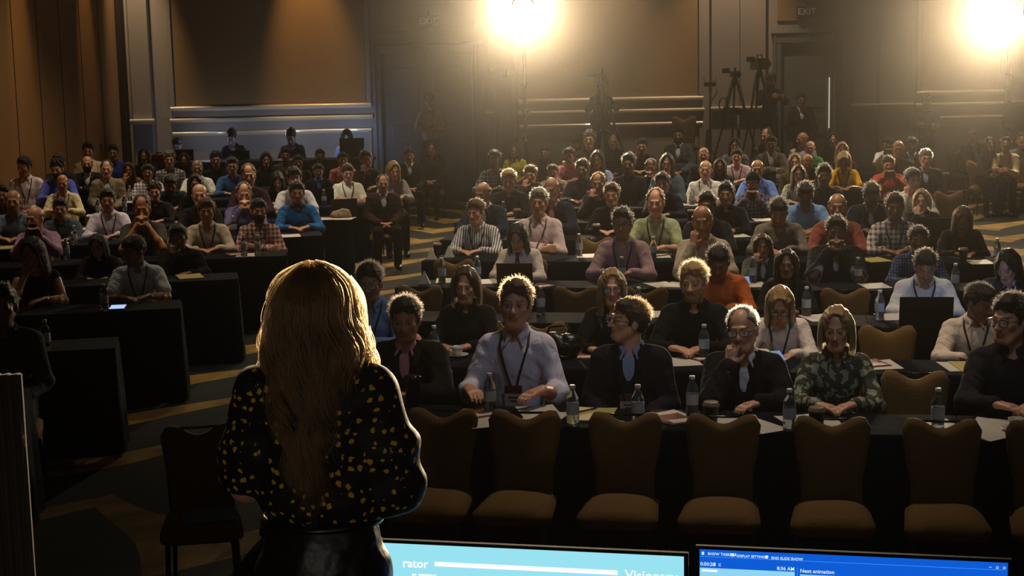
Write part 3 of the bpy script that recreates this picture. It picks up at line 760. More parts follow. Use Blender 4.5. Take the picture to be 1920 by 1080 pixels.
def wbox(name, x0, x1, z0, z1, d, m, bev=.008, parent=None, d0=0):
    b = MB(); b.box((x0, YB-d, z0), (x1, YB-d0, z1)); return link(name, b.mesh(name, bevel=bev), m, parent or wb)
def rail(name, x0, x1, z, h, d, m=MOLD):
    """a moulded rail: rounded nose, two fillets"""
    b = MB(); prof = [(0, -h), (.35*d, -h), (.45*d, -.55*h), (.75*d, -.45*h), (d, -.1*h), (d, .45*h), (.8*d, .8*h), (.5*d, h), (0, h)]
    n = len(prof); V = [(x0, YB-p, z+q) for p, q in prof]+[(x1, YB-p, z+q) for p, q in prof]
    b.add(V, [(i, i+1, n+i+1, n+i) for i in range(n-1)]+[tuple(range(n))[::-1], tuple(range(n, 2*n))]); return link(name, b.mesh(name), m, wb)
ZR = wz(213); ZP = wz(197); ZL = wz(238)
def bay(x0, x1):
    """one wall bay between pilasters: fabric panel in a moulded frame above the chair rail, framed dado below"""
    wbox('fabric_panel', x0+.12, x1-.12, ZP+.10, ROOM_H-.5, .02, FABRIC, .004)
    rail('panel_moulding', x0+.02, x1-.02, ZP+.06, .045, .075)
    for x in (x0+.06, x1-.06): wbox('panel_moulding', x-.04, x+.04, ZP+.1, ROOM_H-.4, .06, PAINT)
    rail('chair_rail', x0-.0, x1+.0, ZR, .040, .085)
    rail('dado_moulding', x0+.03, x1-.03, ZL, .040, .06)
    for x in (x0+.06, x1-.06): wbox('dado_moulding', x-.03, x+.03, .30, ZL-.03, .04, PAINT)
    rail('dado_moulding', x0+.03, x1-.03, .30, .03, .05)
def pilaster(x0, x1, d=.14, m=PAINT):
    wbox('pilaster', x0, x1, 0, ROOM_H, d, m, .012)
    b = MB(); prof = [(0, -.05), (.03, -.05), (.06, .0), (.085, .01), (.085, .035), (.03, .05), (0, .05)]
    n = len(prof); x0 -= .05; x1 += .05; V = [(x0, YB-d-p, ZR+q) for p, q in prof]+[(x1, YB-d-p, ZR+q) for p, q in prof]
    b.add(V, [(i, i+1, n+i+1, n+i) for i in range(n-1)]+[tuple(range(n))[::-1], tuple(range(n, 2*n))]); link('chair_rail', b.mesh('chair_rail'), MOLD, wb)
pilaster(wx(254, 230), wx(290, 230), .18)
bay(wx(316), wx(697)); bay(wx(970), wx(1320)); bay(wx(1716), wx(1884)); bay(10.2, 13.2)
pilaster(wx(1333), wx(1381), .10); pilaster(wx(1386), wx(1434), .12); pilaster(wx(1600), wx(1642), .05); pilaster(wx(1647), wx(1706), .08); pilaster(wx(1892), 10.1, .16)
pilaster(wx(915), wx(965), .14)
def door(n, px0, px1, pyt, leaves):
    x0, x1 = wx(px0, pyt+120), wx(px1, pyt+120); zt = wz(pyt, (px0+px1)/2)
    root = bpy.data.objects.new('door_%d' % n, None); COL.objects.link(root); root['kind'] = 'structure'
    def bx(name, a, c, z0, z1, d0, d, m, bev=.008):
        b = MB(); b.box((a, YB-d, z0), (c, YB-d0, z1)); return link(name, b.mesh(name, bevel=bev), m, root)
    for x in (x0, x1-.16):
        bx('door_casing', x, x+.16, 0, zt, 0, .10, DOORM); bx('casing_bead', x+.02, x+.05, 0, zt-.02, .10, .125, DOORM)
        bx('casing_bead', x+.11, x+.14, 0, zt-.12, .10, .115, DOORM)
    bx('door_casing', x0, x1, zt-.16, zt, 0, .11, DOORM); bx('casing_bead', x0-.03, x1+.03, zt, zt+.03, 0, .13, DARKM)
    w_ = (x1-x0-.34)/leaves
    for i in range(leaves):
        a = x0+.17+i*w_; lf = bx('door_leaf', a+.008, a+w_-.008, .01, zt-.17, .0, .03, DOORM)
        for z0, z1 in ((.25, .95), (1.10, 1.45), (1.62, zt-.42)):
            b = MB(); b.box((a+.16, YB-.045, z0), (a+w_-.16, YB-.031, z1)); link('raised_panel', b.mesh('raised_panel', bevel=.012), DOORM, lf)
        hx = a+w_-.09 if i == 0 else a+.09
        b = MB(); b.tube([(hx, YB-.03, .98), (hx, YB-.09, .98), (hx, YB-.09, 1.20), (hx, YB-.03, 1.20)], .011, 8); link('door_handle', b.mesh('door_handle', True), mat('brushed_metal', '8a8478', .3, 1), lf)
    # fabric transom panel with the exit sign
    xm = (x0+x1)/2
    b = MB(); b.box((x0+.08, YB-.03, zt+.25), (x1-.08, YB-.0, zt+1.3)); link('transom_panel', b.mesh('transom_panel', bevel=.01), FABRIC, root)
    return xm, zt
d1 = door(1, 702, 902, 84, 2); d2 = door(2, 1448, 1577, 64, 1)
# light slit at the ajar right door
b = MB(); p = at_depth(1554, 240, YB-.035); q = at_depth(1556, 145, YB-.035); b.box((p.x-.008, YB-.06, p.z), (p.x+.008, YB-.032, q.z))
link('light_gap', b.mesh('light_gap'), mat('corridor_light', 'ffffff', .5, emit='fff0e0', estr=.45), bpy.data.objects['door_2'])
def text_mesh(body, size, depth=.004, bold=0):
    c = bpy.data.curves.new('lettering', 'FONT'); c.body = body; c.size = size; c.extrude = depth; c.align_x = 'CENTER'; c.align_y = 'CENTER'; c.resolution_u = 3; c.offset = bold
    o = bpy.data.objects.new('lettering', c); COL.objects.link(o)
    me = bpy.data.meshes.new_from_object(o.evaluated_get(bpy.context.evaluated_depsgraph_get())); bpy.data.objects.remove(o); return me
for (px, py), lb in (((803, 40), 'pale lit exit sign above the left double door'), ((1513, 22), 'dim exit sign above the right single door')):
    p = at_depth(px, py, YB-.08); t = thing('exit_sign', lb, 'exit sign', p, 0, 'exit signs')
    b = MB(); b.box((-.19, 0, -.11), (.19, .05, .11)); link('sign_case', b.mesh('sign_case', bevel=.01), mat('sign_case', '2c2a24', .5), t)
    link('sign_letters', text_mesh('EXIT', .17), mat('sign_letters', 'c8ccc0', .5, emit='b8c8c8', estr=.05), t, mtx=Matrix.Translation((0, -.002, 0)) @ Matrix.Rotation(R(90), 4, 'X'))
    link('mounting_stem', (lambda b: (b.tube([(0, .03, .1), (0, .03, .2)], .015, 8), b.mesh('stem'))[1])(MB()), DARKM, t)
# camera riser at the back wall and the stage under the speaker
t = thing('camera_riser', 'black skirted camera riser against the back wall', 'platform', (4.3, 28.4, 0))
b = MB(); b.box((-3.6, -.85, .42), (2.9, .95, .48)); link('deck', b.mesh('deck', bevel=.01), mat('riser_deck', '16161a', .7), t)
b = MB(); n = 160
for i in range(n):
    x0 = -3.58+i*6.46/n; x1 = x0+6.46/n; a = .02*(i % 2); c = .02*((i+1) % 2); b.add([(x0, -.84-a, .01), (x1, -.84-c, .01), (x1, -.82-c, .42), (x0, -.82-a, .42)], [(0, 1, 2, 3)])
link('skirt', b.mesh('skirt'), mat('black_drape', '0a0a0c', .9), t)
STAGE = .42
t = struct('stage', box_me((-4.5, YF+.02, 0), (5.5, 4.55, STAGE), bev=.01), mat('stage_deck', '0e0e10', .5))

# ------------------------------------------------------------------ chairs and tables
CHF = mat('chair_fabric', '6e5229', .8, bump=(70, .5, .004), var=.10, vscale=18, sheen=.05, spec=.25)
CHM = mat('chair_frame', '1a130c', .28, .4)
def grid_shell(fn, nu, nv, th):
    """closed padded panel: fn(u, v) -> (front point, back point)"""
    V = []; Fc = []
    for s_ in (0, 1):
        for j in range(nv+1):
            for i in range(nu+1): V.append(fn(-1+2*i/nu, j/nv)[s_])
    o = (nu+1)*(nv+1); g = lambda s_, i, j: s_*o+j*(nu+1)+i
    for j in range(nv):
        for i in range(nu):
            Fc.append((g(0, i, j), g(0, i+1, j), g(0, i+1, j+1), g(0, i, j+1))); Fc.append((g(1, i, j), g(1, i, j+1), g(1, i+1, j+1), g(1, i+1, j)))
    for j in range(nv):
        Fc.append((g(0, 0, j), g(0, 0, j+1), g(1, 0, j+1), g(1, 0, j))); Fc.append((g(0, nu, j), g(1, nu, j), g(1, nu, j+1), g(0, nu, j+1)))
    for i in range(nu):
        Fc.append((g(0, i, 0), g(1, i, 0), g(1, i+1, 0), g(0, i+1, 0))); Fc.append((g(0, i, nv), g(0, i+1, nv), g(1, i+1, nv), g(1, i, nv)))
    b = MB(); b.add(V, Fc); return b
def chair_meshes():
    def top(u): u = abs(u); return .800+.055*(math.sin(min(u/.72, 1)*math.pi-math.pi/2)*.5+.5)-(.05*((u-.80)/.20)**2.2 if u > .80 else 0)
    def hw(v): return .150+.040*v**1.3-.010*math.exp(-((v-.35)/.2)**2)
    def back(u, v):
        z0 = .40; z = z0+(top(u)-z0)*v; x = u*hw(v); e = (1-abs(u)**4)*(1-abs(2*v-1)**6)
        y = .205+.065*v+.02*(1-u*u)*0; cv = .018*u*u
        return (x, y-.008-cv-.024*e, z), (x, y+.014-cv+.008*e, z)
    bk = grid_shell(back, 14, 12, 0).mesh('backrest', True)
    def seat(u, v):
        y = -.235+.43*v; w_ = .205+.0*v-.030*v; w_ *= 1-.30*max(0, (.22-v)/.22)**2.5-.05*max(0, (v-.85)/.15)**2
        e = (1-abs(u)**5)*(1-abs(2*v-1)**7); return (u*w_, y, .425+.045*e), (u*w_, y, .385)
    st = grid_shell(seat, 12, 12, 0).mesh('seat', True)
    h = MB(); pts = [(-.150, .262, .845), (-.10, .285, .838), (0, .298, .832), (.10, .285, .838), (.150, .262, .845)]; h.tube(pts, .0065, 8)
    legs = []
    for x, y, x1, y1 in ((-.16, -.19, -.175, -.215), (.16, -.19, .175, -.215), (-.14, .19, -.155, .30), (.14, .19, .155, .30)):
        b = MB(); b.tube([(x, y, .40), (x1, y1, .0)], [.014, .010], 8); legs.append(b.mesh('leg', True))
    fr = MB(); fr.box((-.165, -.19, .372), (.165, .18, .388)); 
    for q in (-1, 1): fr.tube([(q*.150, .195, .36), (q*.160, .235, .62), (q*.176, .268, .80)], .009, 6)
    return dict(seat=st, backrest=bk, handle_bar=h.mesh('handle_bar', True), frame=fr.mesh('frame'), legs=legs)
CM = chair_meshes()
chair0 = thing('banquet_chair', 'banquet chair', 'chair')
link('seat', CM['seat'], CHF, chair0); link('backrest', CM['backrest'], CHF, chair0); link('handle_bar', CM['handle_bar'], mat('polished_rail', '3a3026', .12, .9), chair0); link('frame', CM['frame'], CHM, chair0)
for l in CM['legs']: link('leg', l, CHM, chair0)
USED = [False]
def chair(x, y, z, rz, label, group, sc=1.0):
    r = chair0 if not USED[0] else copy_tree(chair0); USED[0] = True
    r.location = (x, y, z); r.rotation_euler = (0, 0, rz); r.scale = (sc,)*3; r['label'] = label
    r['group'] = group
    return r
CLOTH = mat('navy_tablecloth', '090f1a', 1.0, sheen=.03, spec=.08, bump=(8, .3, .02))
TOPM = mat('table_top', '3a2f24', .6)
def table_meshes(L, D=.46):
    b = MB(); nper = int((2*L+2*D)/.055); pts = []
    per = []
    for (x0, y0), (x1, y1) in (((-L/2, -D/2), (L/2, -D/2)), ((L/2, -D/2), (L/2, D/2)), ((L/2, D/2), (-L/2, D/2)), ((-L/2, D/2), (-L/2, -D/2))):
        n = max(3, int(math.hypot(x1-x0, y1-y0)/.055)); nx_, ny_ = (y1-y0), -(x1-x0); l = math.hypot(nx_, ny_)
        for i in range(n): per.append((x0+(x1-x0)*i/n, y0+(y1-y0)*i/n, nx_/l, ny_/l))
    n = len(per); rows_ = [(.7600, 0, 0), (.7560, .006, 0), (.72, .010, .003), (.55, .014, .008), (.30, .022, .013), (.02, .030, .018)]
    V = [(x*.985, y*.97, .7612) for x, y, a, c in per]
    for z, off, am in rows_:
        for i, (x, y, a, c) in enumerate(per):
            o = off+am*math.sin(i*1.15+.6*math.sin(i*.37)); V.append((x+a*o, y+c*o, max(z, .64+.002*z) if c > .5 else z))   # short on the sitters' side
    Fc = [tuple(range(n))]
    for j in range(len(rows_)):
        for i in range(n): Fc.append((j*n+i, (j+1)*n+i, (j+1)*n+(i+1) % n, j*n+(i+1) % n))
    b.add(V, Fc); cl = b.mesh('tablecloth', True)
    for p in cl.polygons:
        if len(p.vertices) > 4: p.use_smooth = False
    b = MB(); b.box((-L/2+.01, -D/2+.01, .728), (L/2-.01, D/2-.01, .7545)); tp_ = b.mesh('tabletop')
    lg = []
    for q in (-1, 1):
        b = MB(); b.tube([(q*(L/2-.18), -D/2+.07, .01), (q*(L/2-.18), -D/2+.07, .728)], .013, 6); b.tube([(q*(L/2-.18), D/2-.07, .01), (q*(L/2-.18), D/2-.07, .728)], .013, 6)
        b.tube([(q*(L/2-.18), -D/2+.07, .12), (q*(L/2-.18), D/2-.07, .12)], .011, 6); lg.append(b.mesh('leg_frame', True))
    return cl, tp_, lg
TM = {}
def table(x, y, rz, label, group, L=1.8, D=.46):
    if (L, D) not in TM: TM[(L, D)] = table_meshes(L, D)
    cl, tp_, lg = TM[(L, D)]; t = thing('classroom_table', label, 'table', (x, y, 0), rz, group)
    link('tablecloth', cl, CLOTH, t); link('tabletop', tp_, TOPM, t)
    for g in lg: link('leg_frame', g, CHM, t)
    return t
ORD = ['front', 'second', 'third', 'fourth', 'fifth', 'sixth', 'seventh', 'eighth', 'ninth', 'tenth', 'eleventh', 'twelfth']
ROWS = {'R': [8.6, 10.1, 11.75, 13.4, 15.1, 16.8, 18.5, 20.2, 21.9, 23.6, 25.3, 26.9], 'L': [9.9, 11.55, 13.2, 14.75, 16.3, 18.0, 19.7, 21.4, 23.1, 24.8, 26.4]}
NX = {'R': .184, 'L': -.184}; NY = .983; RZ = {'R': -R(10.6), 'L': R(10.6)}
def row_xy(s, u, X): return X, (u-NX[s]*X)/NY
def uof(s, x, y): return NX[s]*x+NY*y
def sof(s, x, y): return NY*x-NX[s]*y                       # distance along the row
AISLE = {'R': [-1.30, -1.22, -1.05, -.95, -.82, -.72, -.62, -.52, -.45, -.4], 'L': [-2.85, -2.75, -2.66, -2.48, -2.27, -2.12, -1.98, -1.9, -1.88, -1.85]}
NT = {'R': [3, 3, 3, 3, 3, 3, 3, 3, 3, 3], 'L': [2, 2, 2, 2, 3, 3, 3, 3, 3, 3]}
BLK = {'R': 'right', 'L': 'left'}
TABLES = []
for s in 'RL':
    for k in range(10):
        u = ROWS[s][k]-.66; x0 = AISLE[s][k]; sg = 1 if s == 'R' else -1
        for j in range(NT[s][k]):
            off = .905+j*1.815; X = x0+sg*off*NY; X, Y = row_xy(s, u, X)
            if X-.95 < XL+.05 and s == 'L': continue
            lab = 'navy-clothed table, %s row of the %s block, %s from the centre aisle' % (ORD[k], BLK[s], ['first', 'second', 'third', 'fourth'][j])
            TABLES.append((table(X, Y, RZ[s], lab, 'cloth-covered tables of the %s block' % BLK[s]), s, k, j))

# ------------------------------------------------------------------ the audience
# block px py pose hair hair-colour skin garment colour extras | what the person wears; px, py = the head's centre in the photograph
DATA = """L 35 313 L s k T ls e0a8a8 ln|light pink shirt with a dark lanyard
L 76 318 T c k M ls 4a55a8 ln bd|blue-violet shirt, curly dark hair and beard
L 105 306 C s k M ls 1c1a1c -|black top, hand raised to the chin
L 155 308 X b k L jk 1a1a1a bd|black jacket, bald with a goatee
L 163 284 L s k T ls b5a888 -|cream shirt, short black hair
L 211 287 L s k M ls 1f2c66 gl|royal blue jumper and glasses
L 200 318 L r k L jk 6d6250 ln|khaki jacket over a checked shirt
L 241 318 C l n T ls 6a4a28 -|mustard brown sleeve raised
L 262 293 T l k D ls 161616 -|black top, frizzy dark hair
L 277 324 X s k D ls b8b8b8 pl|black and white plaid shirt, arms folded
L 318 300 L c g L ls 8c8c88 pl|grey checked shirt, curly grey hair
L 117 344 T b k T ls b8a888 ln|roomy cream shirt, shaved head
L 370 316 T b k D sh e8c8c0 -|pale pink polo, shaved head
L 362 346 T l k M ls 0f0f10 gl|black scarf, long black hair and glasses
L 377 366 T b k L ls 141414 -|black sweater, balding
L 294 360 T c n L ls 1a1614 sc|dark top and patterned scarf, curly brown hair
L 202 376 T s k M ls b0a8b4 ln|pale lilac shirt, thick black hair
L 266 392 K r k T sh 35332a -|olive short-sleeved shirt, fist raised to the face
L 5 366 L s k M ls 161412 -|black shirt, at the very edge
L 26 378 T b k M ls 5a6470 -|slate grey hoodie, bald
L 66 410 P b g L ls 7e6478 gl|lilac shirt and glasses, holding a phone
L 60 475 C l k M tk 0e0e0e -|black sleeveless top, bare arm, long dark hair
L 183 460 T l k L ls 1a0c0e gl|dark red cardigan, long black hair and glasses
L 250 472 T s k D sh a8b0c0 ln|pale blue short-sleeved shirt with lanyard
L 335 445 C s k D ls 0c0c0e -|black jacket, slumped with a hand at the mouth
L 387 396 T s n M ls a09484 ln|beige button shirt and lanyard
L 485 396 X s k M ls a08078 pl ln bd|red and white plaid shirt, arms folded
L 435 312 T s k M ls 2a4668 gl|steel blue sweater and glasses
L 466 330 T r n L ls 2a1a22 -|maroon top, flushed face
L 455 365 K r n L ls 4a4468 -|purple checked shirt, both hands at the chin
L 535 291 L s k M ls 5a4c3c pl|brown patterned shirt, rolled sleeves
L 558 305 L s k D ls 30241c -|dark brown jacket, short black hair
L 520 338 D l k L ls 101014 -|black top, long black hair, smiling downwards
L 552 335 T s k L sh c8beb4 -|white polo under a dark head shadow
L 557 362 T s k M ls 1c4a78 sc|teal blue sweater over a collared shirt
L 597 322 L s k M jk 14161c bt|black blazer over a bright blue-lit shirt
L 652 325 X s n L sh c8b8a0 ln|cream polo, arms folded, broad shoulders
L 643 300 L s k M sh b06a60 -|salmon pink t-shirt, half hidden
L 687 300 C s k M ls 281818 -|maroon top, hand raised
L 738 320 D l y L ls 7a7a74 bl|patterned blouse, long blonde hair
L 767 292 L s k M jk 0e0e10 -|black suit, at the aisle
L 718 345 L r k M jk 241414 -|dark red jacket beside the aisle
L 345 300 T l k D ls 131313 -|black coat, dark hair
L 405 300 L c k M ls 141414 -|black hoodie below the control desk
L 500 300 L l k M ls 1c1a18 -|dark cardigan, long hair, below the control desk
L 600 293 L s k D ls 121214 -|black shirt below the control desk
L 112 392 T s k M ls 3a4048 -|grey vest, head bowed
L 320 345 D s k D ls 1a1c20 -|charcoal shirt, looking down
L 5 575 L s k D ls 34363a -|grey jacket, cut off by the left edge
R 927 300 T s k D ls 8e98a8 ln pl|pale blue checked shirt and lanyard
R 954 339 T s y L ls 141416 gl|black shirt, sandy hair and glasses
R 966 283 L l k D sh 8a8a20 -|yellow-green t-shirt in front of the lamp stand
R 1020 287 L s k D ls 16181c -|black pullover, round dark head
R 995 328 C s n M ls 1a1c20 -|black jumper, hand on the cheek
R 1037 323 C s n L sh d8a8a0 st|pink striped shirt, hand on the cheek
R 1067 293 C s k M ls a06870 -|rose pink top, hand at the chin
R 1105 262 L c g L ls 2a2624 -|dark jacket, curly grey hair
R 1083 273 L s k D ls 141418 -|black top, dark hair, under the camera tripod
R 1120 300 T l k M sh 8088a8 -|lavender blue top, shoulder-length dark hair
R 1150 266 L r n L ls 302c2c pl|dark checked shirt, high forehead
R 1204 275 T s k M ls 16181c -|black sweater, black hair brushed up
R 1272 254 L s k M jk 3a4048 bd|grey suit, open white shirt and dark beard
R 1220 314 K r k D ls 14161c -|black sweater, hands clasped at the mouth
R 1257 308 X l k M jk 39414c gl|slate blazer, dark hair and glasses
R 1320 291 L b k M ls 22242a -|charcoal sweater, shaved head
R 1312 319 X b k L ls d8c8b0 ln|cream white shirt and lanyard, red bald head
R 905 364 T b k L jk 1c2230 -|dark navy suit, bald and pale
R 1010 380 X s g M ls a09090 ln|light checked shirt and lanyard, greying hair
R 1034 356 T b k L jk 181c28 pk|dark suit over a pink shirt, balding
R 892 398 T s n L ls a8a8a8 st ln|white striped shirt and lanyard, glasses and grey hair
R 970 446 D l k M ls b8a898 bw|white blouse with a black neck bow, long black hair
R 1122 344 C r n L ls 121214 -|black sweater, hand spread on the cheek
R 1147 366 T s n L ls 101012 -|black crew-neck sweater, quiff of brown hair
R 1242 344 C s k L ls 121622 -|midnight blue jacket, hand over the mouth
R 1230 381 T r n L sh 7f8668 ln|sage green t-shirt, thinning hair
R 1167 420 T s k M ls 80686c ln gl|dusty pink shirt, black lanyard and beard shadow
R 1325 386 T s k D ls 141418 -|black sweater, black hair
R 1317 416 C b k T ls 8a806c -|khaki grey shirt, bald head, hand on the chin
R 1378 273 L l k D jk 505a64 -|denim blue jacket, big black hair
R 1381 294 T s k L ls b09aa0 ln|pale pink shirt and lanyard, black hair
R 1420 318 T b k M sh 5870b0 -|cornflower blue polo, balding
R 1412 344 P h k M ls 5a5a70 pl|plaid shirt and dark baseball cap
R 1361 364 T s k M ls 0f1014 -|black jumper, sharp dark brows
R 1436 256 L r n L ls 3a3834 -|grey sweater, flushed face
R 1446 271 X s k D jk 44403c gl|grey cardigan over a printed t-shirt
R 1504 262 L b y M ls 8c9098 -|pale grey shirt, shaved head
R 1519 278 X b k L ls 3a6a38 gl|grass green shirt, bald with glasses
R 1517 303 D b k T ls 1c1616 -|dark maroon top, bald, head bowed
R 1561 262 L l k M ls 120c0e -|black top, black fringe, smiling
R 1576 283 L l y M ls 1a1614 -|black cardigan, olive headscarf
R 1582 303 D o y D sh c08a10 ln|mustard yellow blouse and lanyard
R 1497 326 T l n L ls a0a090 st gl|black and white striped blouse and glasses
R 1490 304 L l y L ls 403828 -|brown top, long blonde hair
R 1510 366 D s k D sh 6080a8 gl|sky blue polo, head bowed over a phone
R 1570 388 T b k M ls 6c3830 -|brick red shirt, receding hair
R 1634 367 D s k D jk 161a24 gl|navy blazer and glasses, behind a laptop
R 1568 434 K s k D jk 141416 -|black jacket, hands clasped in front of the mouth
R 1460 398 D s k M ls 5a544c -|taupe grey pullover, looking down
R 1430 462 C l n M jk 3c3c38 -|grey jacket, long brown hair, face in hand
R 1474 496 T l k D ls 101010 -|black jacket, black hair in a low knot
R 1678 389 T s k D ls a09c98 pl ln|pale checked shirt, arms on a notepad
R 1728 376 C o y L ls 0f0e0e -|black top, blonde bob, hand at the mouth
R 1805 412 D l n D ls 141212 -|black top, long brown hair falling forward
R 1722 450 T s k D ls 3a4a68 pl|navy gingham shirt, dark hair
R 1735 500 D s k M ls c8c8d0 ln|white open shirt and lanyard, typing on a laptop
R 1888 500 D l k L jk 2a2a30 fl|grey jacket, long dark hair, face lit by a screen
R 1348 492 D s k D ls 9a5024 -|burnt orange shirt, black hair
R 1300 530 T s y L ls 0e0e10 bd|black sweater, sandy hair and short beard
R 1663 271 P s k D ls c8c4b8 -|white t-shirt, arm raised, black hair
R 1684 280 L b k L ls 2a2022 -|dark red top, bald and pink-faced
R 1710 273 L s k D jk 1a1a1c -|black jacket, dark hair, back rows on the right
R 1735 298 L s g L jk 121418 gl|black jacket over a blue shirt, grey hair and glasses
R 1667 309 P s k M ls 8a3c30 -|brick red shirt, arm stretched with a phone
R 1712 338 C s k L ls c8bca8 -|cream shirt, red-faced, hand at the chin
R 1826 255 A b k L jk 25231f -|large dark jacket and blue jeans, bald
R 1855 272 A l k D ls 23211d -|black dress, frizzy hair, at the right wall
R 1886 272 A s k M ls b0a080 ln|cream shirt, elbows on the knees
R 1915 264 A c g L ls 707878 -|grey top at the right edge
R 1350 312 L l n D ls 20242c -|dark navy top, half hidden
R 1092 318 T s k D ls 202028 -|charcoal shirt, dark hair
R 1183 308 L s k D ls 15171c -|black hoodie, dark hair
R 1545 330 L s k D ls 1a1a20 -|charcoal sweater, cropped hair
1 575 602 T s k D ls 6a7a98 -|pale blue shirt, mostly hidden behind the speaker
1 760 600 T s k M jk 101012 pk ln bt|black jacket over a pink shirt, spiky hair
1 967 572 T s n L ls a8a4b4 ln bt|pale lavender button shirt, lanyard and badge, laughing
1 1178 603 L s n L jk 15151a ln bt gl|dark blazer over a blue shirt, head turned in profile, glasses
1 1392 620 C r g L jk 101114 gl bt|black blazer and dark-rimmed glasses, hand on the chin
1 1568 618 T o y L ls 34342c cm|black and grey jacket, short blonde bob
1 1893 600 T s k L ls 1a1a1e gl|dark grey sweater, glasses, near the right edge
2 693 530 T s k M ls 50688c gl ln|blue collared shirt, glasses and black hair
2 873 536 T o n L ls 121012 -|black top, auburn bob
2 1148 540 T l y L ls 100e0e gl|black top, straight blonde hair and glasses
2 1462 572 D l y L ls c0a8a0 gl ln|pale pink cardigan, blonde hair, looking down at a phone
2 1838 568 T s k D ls b0a090 ln|cream shirt, dark hair, turned aside"""
def solve(px, py, pose, rz, u=None, s='R', zfix=None, hy=0, hp=0, mirror=False, hipz=.46):
    sk = skel(pose, hy, hp); hc = sk['HC']; tx, tz = ray(px, py); sc = 1.0
    ox, oy = (-hc[0] if mirror else hc[0]), hc[1]; c, s_ = math.cos(rz), math.sin(rz)
    for _ in range(4):
        dx, dy = (c*ox-s_*oy)*sc, (s_*ox+c*oy)*sc
        if u is None: zt = zfix if zfix is not None else sk['z']; Yh = (zt-H)/tz
        else:
            # NX*(tx*Yh-dx)+NY*(Yh-dy)=u
            Yh = (u+NX[s]*dx+NY*dy)/(NX[s]*tx+NY)
        X, Y = tx*Yh-dx, Yh-dy; z = H+tz*Yh
        sc = (z-hipz)/(sk['z']-hipz)
    return X, Y, sc
PEOPLE = []; PLACED = []
yaw_free = {(1826, 255): 25, (1855, 272): 5, (1886, 272): -20, (1915, 264): -15}
HEADS = {(1178, 603): (-62, -8), (967, 572): (4, -6), (760, 600): (8, 4), (1392, 620): (-10, -4), (1568, 618): (-6, 2), (1893, 600): (-40, 0), (1838, 568): (38, 18), (693, 530): (6, 6), (873, 536): (4, 4),
         (1148, 540): (8, 0), (1300, 530): (-8, 2), (66, 410): (-30, 0), (250, 472): (-42, 14), (1888, 500): (-28, 0), (35, 313): (-25, 10), (1663, 271): (-30, 0), (892, 398): (-14, 4), (905, 364): (-18, 6), (1436, 256): (-30, 0),
         (954, 339): (6, 6), (105, 306): (-12, 0), (76, 318): (-10, 6), (183, 460): (-14, 16), (60, 475): (-22, 6), (738, 320): (10, -16), (485, 396): (6, 0), (652, 325): (4, 6), (1728, 376): (-10, 0), (1712, 338): (20, 0), (1504, 262): (-50, 0), (1034, 356): (-6, 4)}
FEM = ('blonde', 'long', 'woman', 'bob', 'blouse', 'scarf', 'frizzy', 'dress', 'top')
def short(d): return d.split(',')[0]
cands = []
CL = set()
def chair_label(d, k, s):
    w_ = d.replace(',', '').split()
    for n in range(4, 12):
        t = w_[:n]
        while t and t[-1] in ('and', 'over', 'a', 'under', 'with', 'in', 'behind', 'of', 'the', 'at', 'on', 'by'): t = t[:-1]
        lb = 'chair under '+' '.join(t)+(', %s %s row' % (ORD[k], BLK[s]) if k is not None else ' by the right wall')
        if lb not in CL: break
    CL.add(lb); return lb
for ln in DATA.strip().split('\n'):
    a, d = ln.split('|'); a = a.split(); ex = [] if a[9:] == ['-'] else a[9:]
    cands.append((a[0], float(a[1]), float(a[2]), a[3], a[4], a[5], a[6], a[7], a[8], ex, d))
rowfill = {}
for (blk, px, py, pose, hair, hc, skn, top, col, ex, d) in sorted(cands, key=lambda c: -c[2]):
    s = 'L' if blk == 'L' else 'R'; rz = RZ[s]; hy, hp = HEADS.get((int(px), int(py)), (0, 0)); key = (int(px), int(py))
    near = blk in '12' or key in ((1300, 530),)
    if pose == 'A':
        rz = R(yaw_free[key]); X, Y, sc = solve(px, py, pose, rz, hy=hy, hp=hp); k = None; sc = 1.0; label = 'person in %s, on a loose chair' % d; zoff = 0
    else:
        opts = []
        if blk in '12': ks = [int(blk)-1]
        else: ks = range(len(ROWS[s]))
        for k in ks:
            X, Y, sc = solve(px, py, pose, rz, ROWS[s][k], s, hy=hy, hp=hp); sa = sof(s, X, Y)
            pen = abs(sc-1.0)*1.0+sum(max(0, .46-abs(sa-q))*3 for q in rowfill.get((s, k), []))
            if sc < .80 or sc > 1.2: pen += 2
            if X < XL+.36: pen += (XL+.36-X)*3
            opts.append((pen, k, X, Y, sc))
        pen, k, X, Y, sc = min(opts); rowfill.setdefault((s, k), []).append(sof(s, X, Y))
        label = lab16('person in '+d, '%s row, %s block' % (ORD[k], BLK[s]))
    PLACED.append([blk, px, py, pose, hair, hc, skn, top, col, ex, d, s, rz, hy, hp, key, near, k, X, Y, sc, label])
for key_, dx in (((35, 313), .10), ((76, 318), .16)):
    for q in PLACED:
        if q[15] == key_: q[18] += dx
for _ in range(12):                                            # neighbours in a row keep elbow room
    for a_ in PLACED:
        for b_ in PLACED:
            if a_ is not b_ and a_[17] is not None and a_[11] == b_[11] and a_[17] == b_[17]:
                d_ = sof(a_[11], b_[18], b_[19])-sof(a_[11], a_[18], a_[19])
                if 0 <= d_ < .50:
                    m_ = (.50-d_)*.25; sx_ = 1 if a_[11] == 'R' else -1
                    a_[18] -= m_*NY; a_[19] += m_*NX[a_[11]]; b_[18] += m_*NY; b_[19] -= m_*NX[a_[11]]
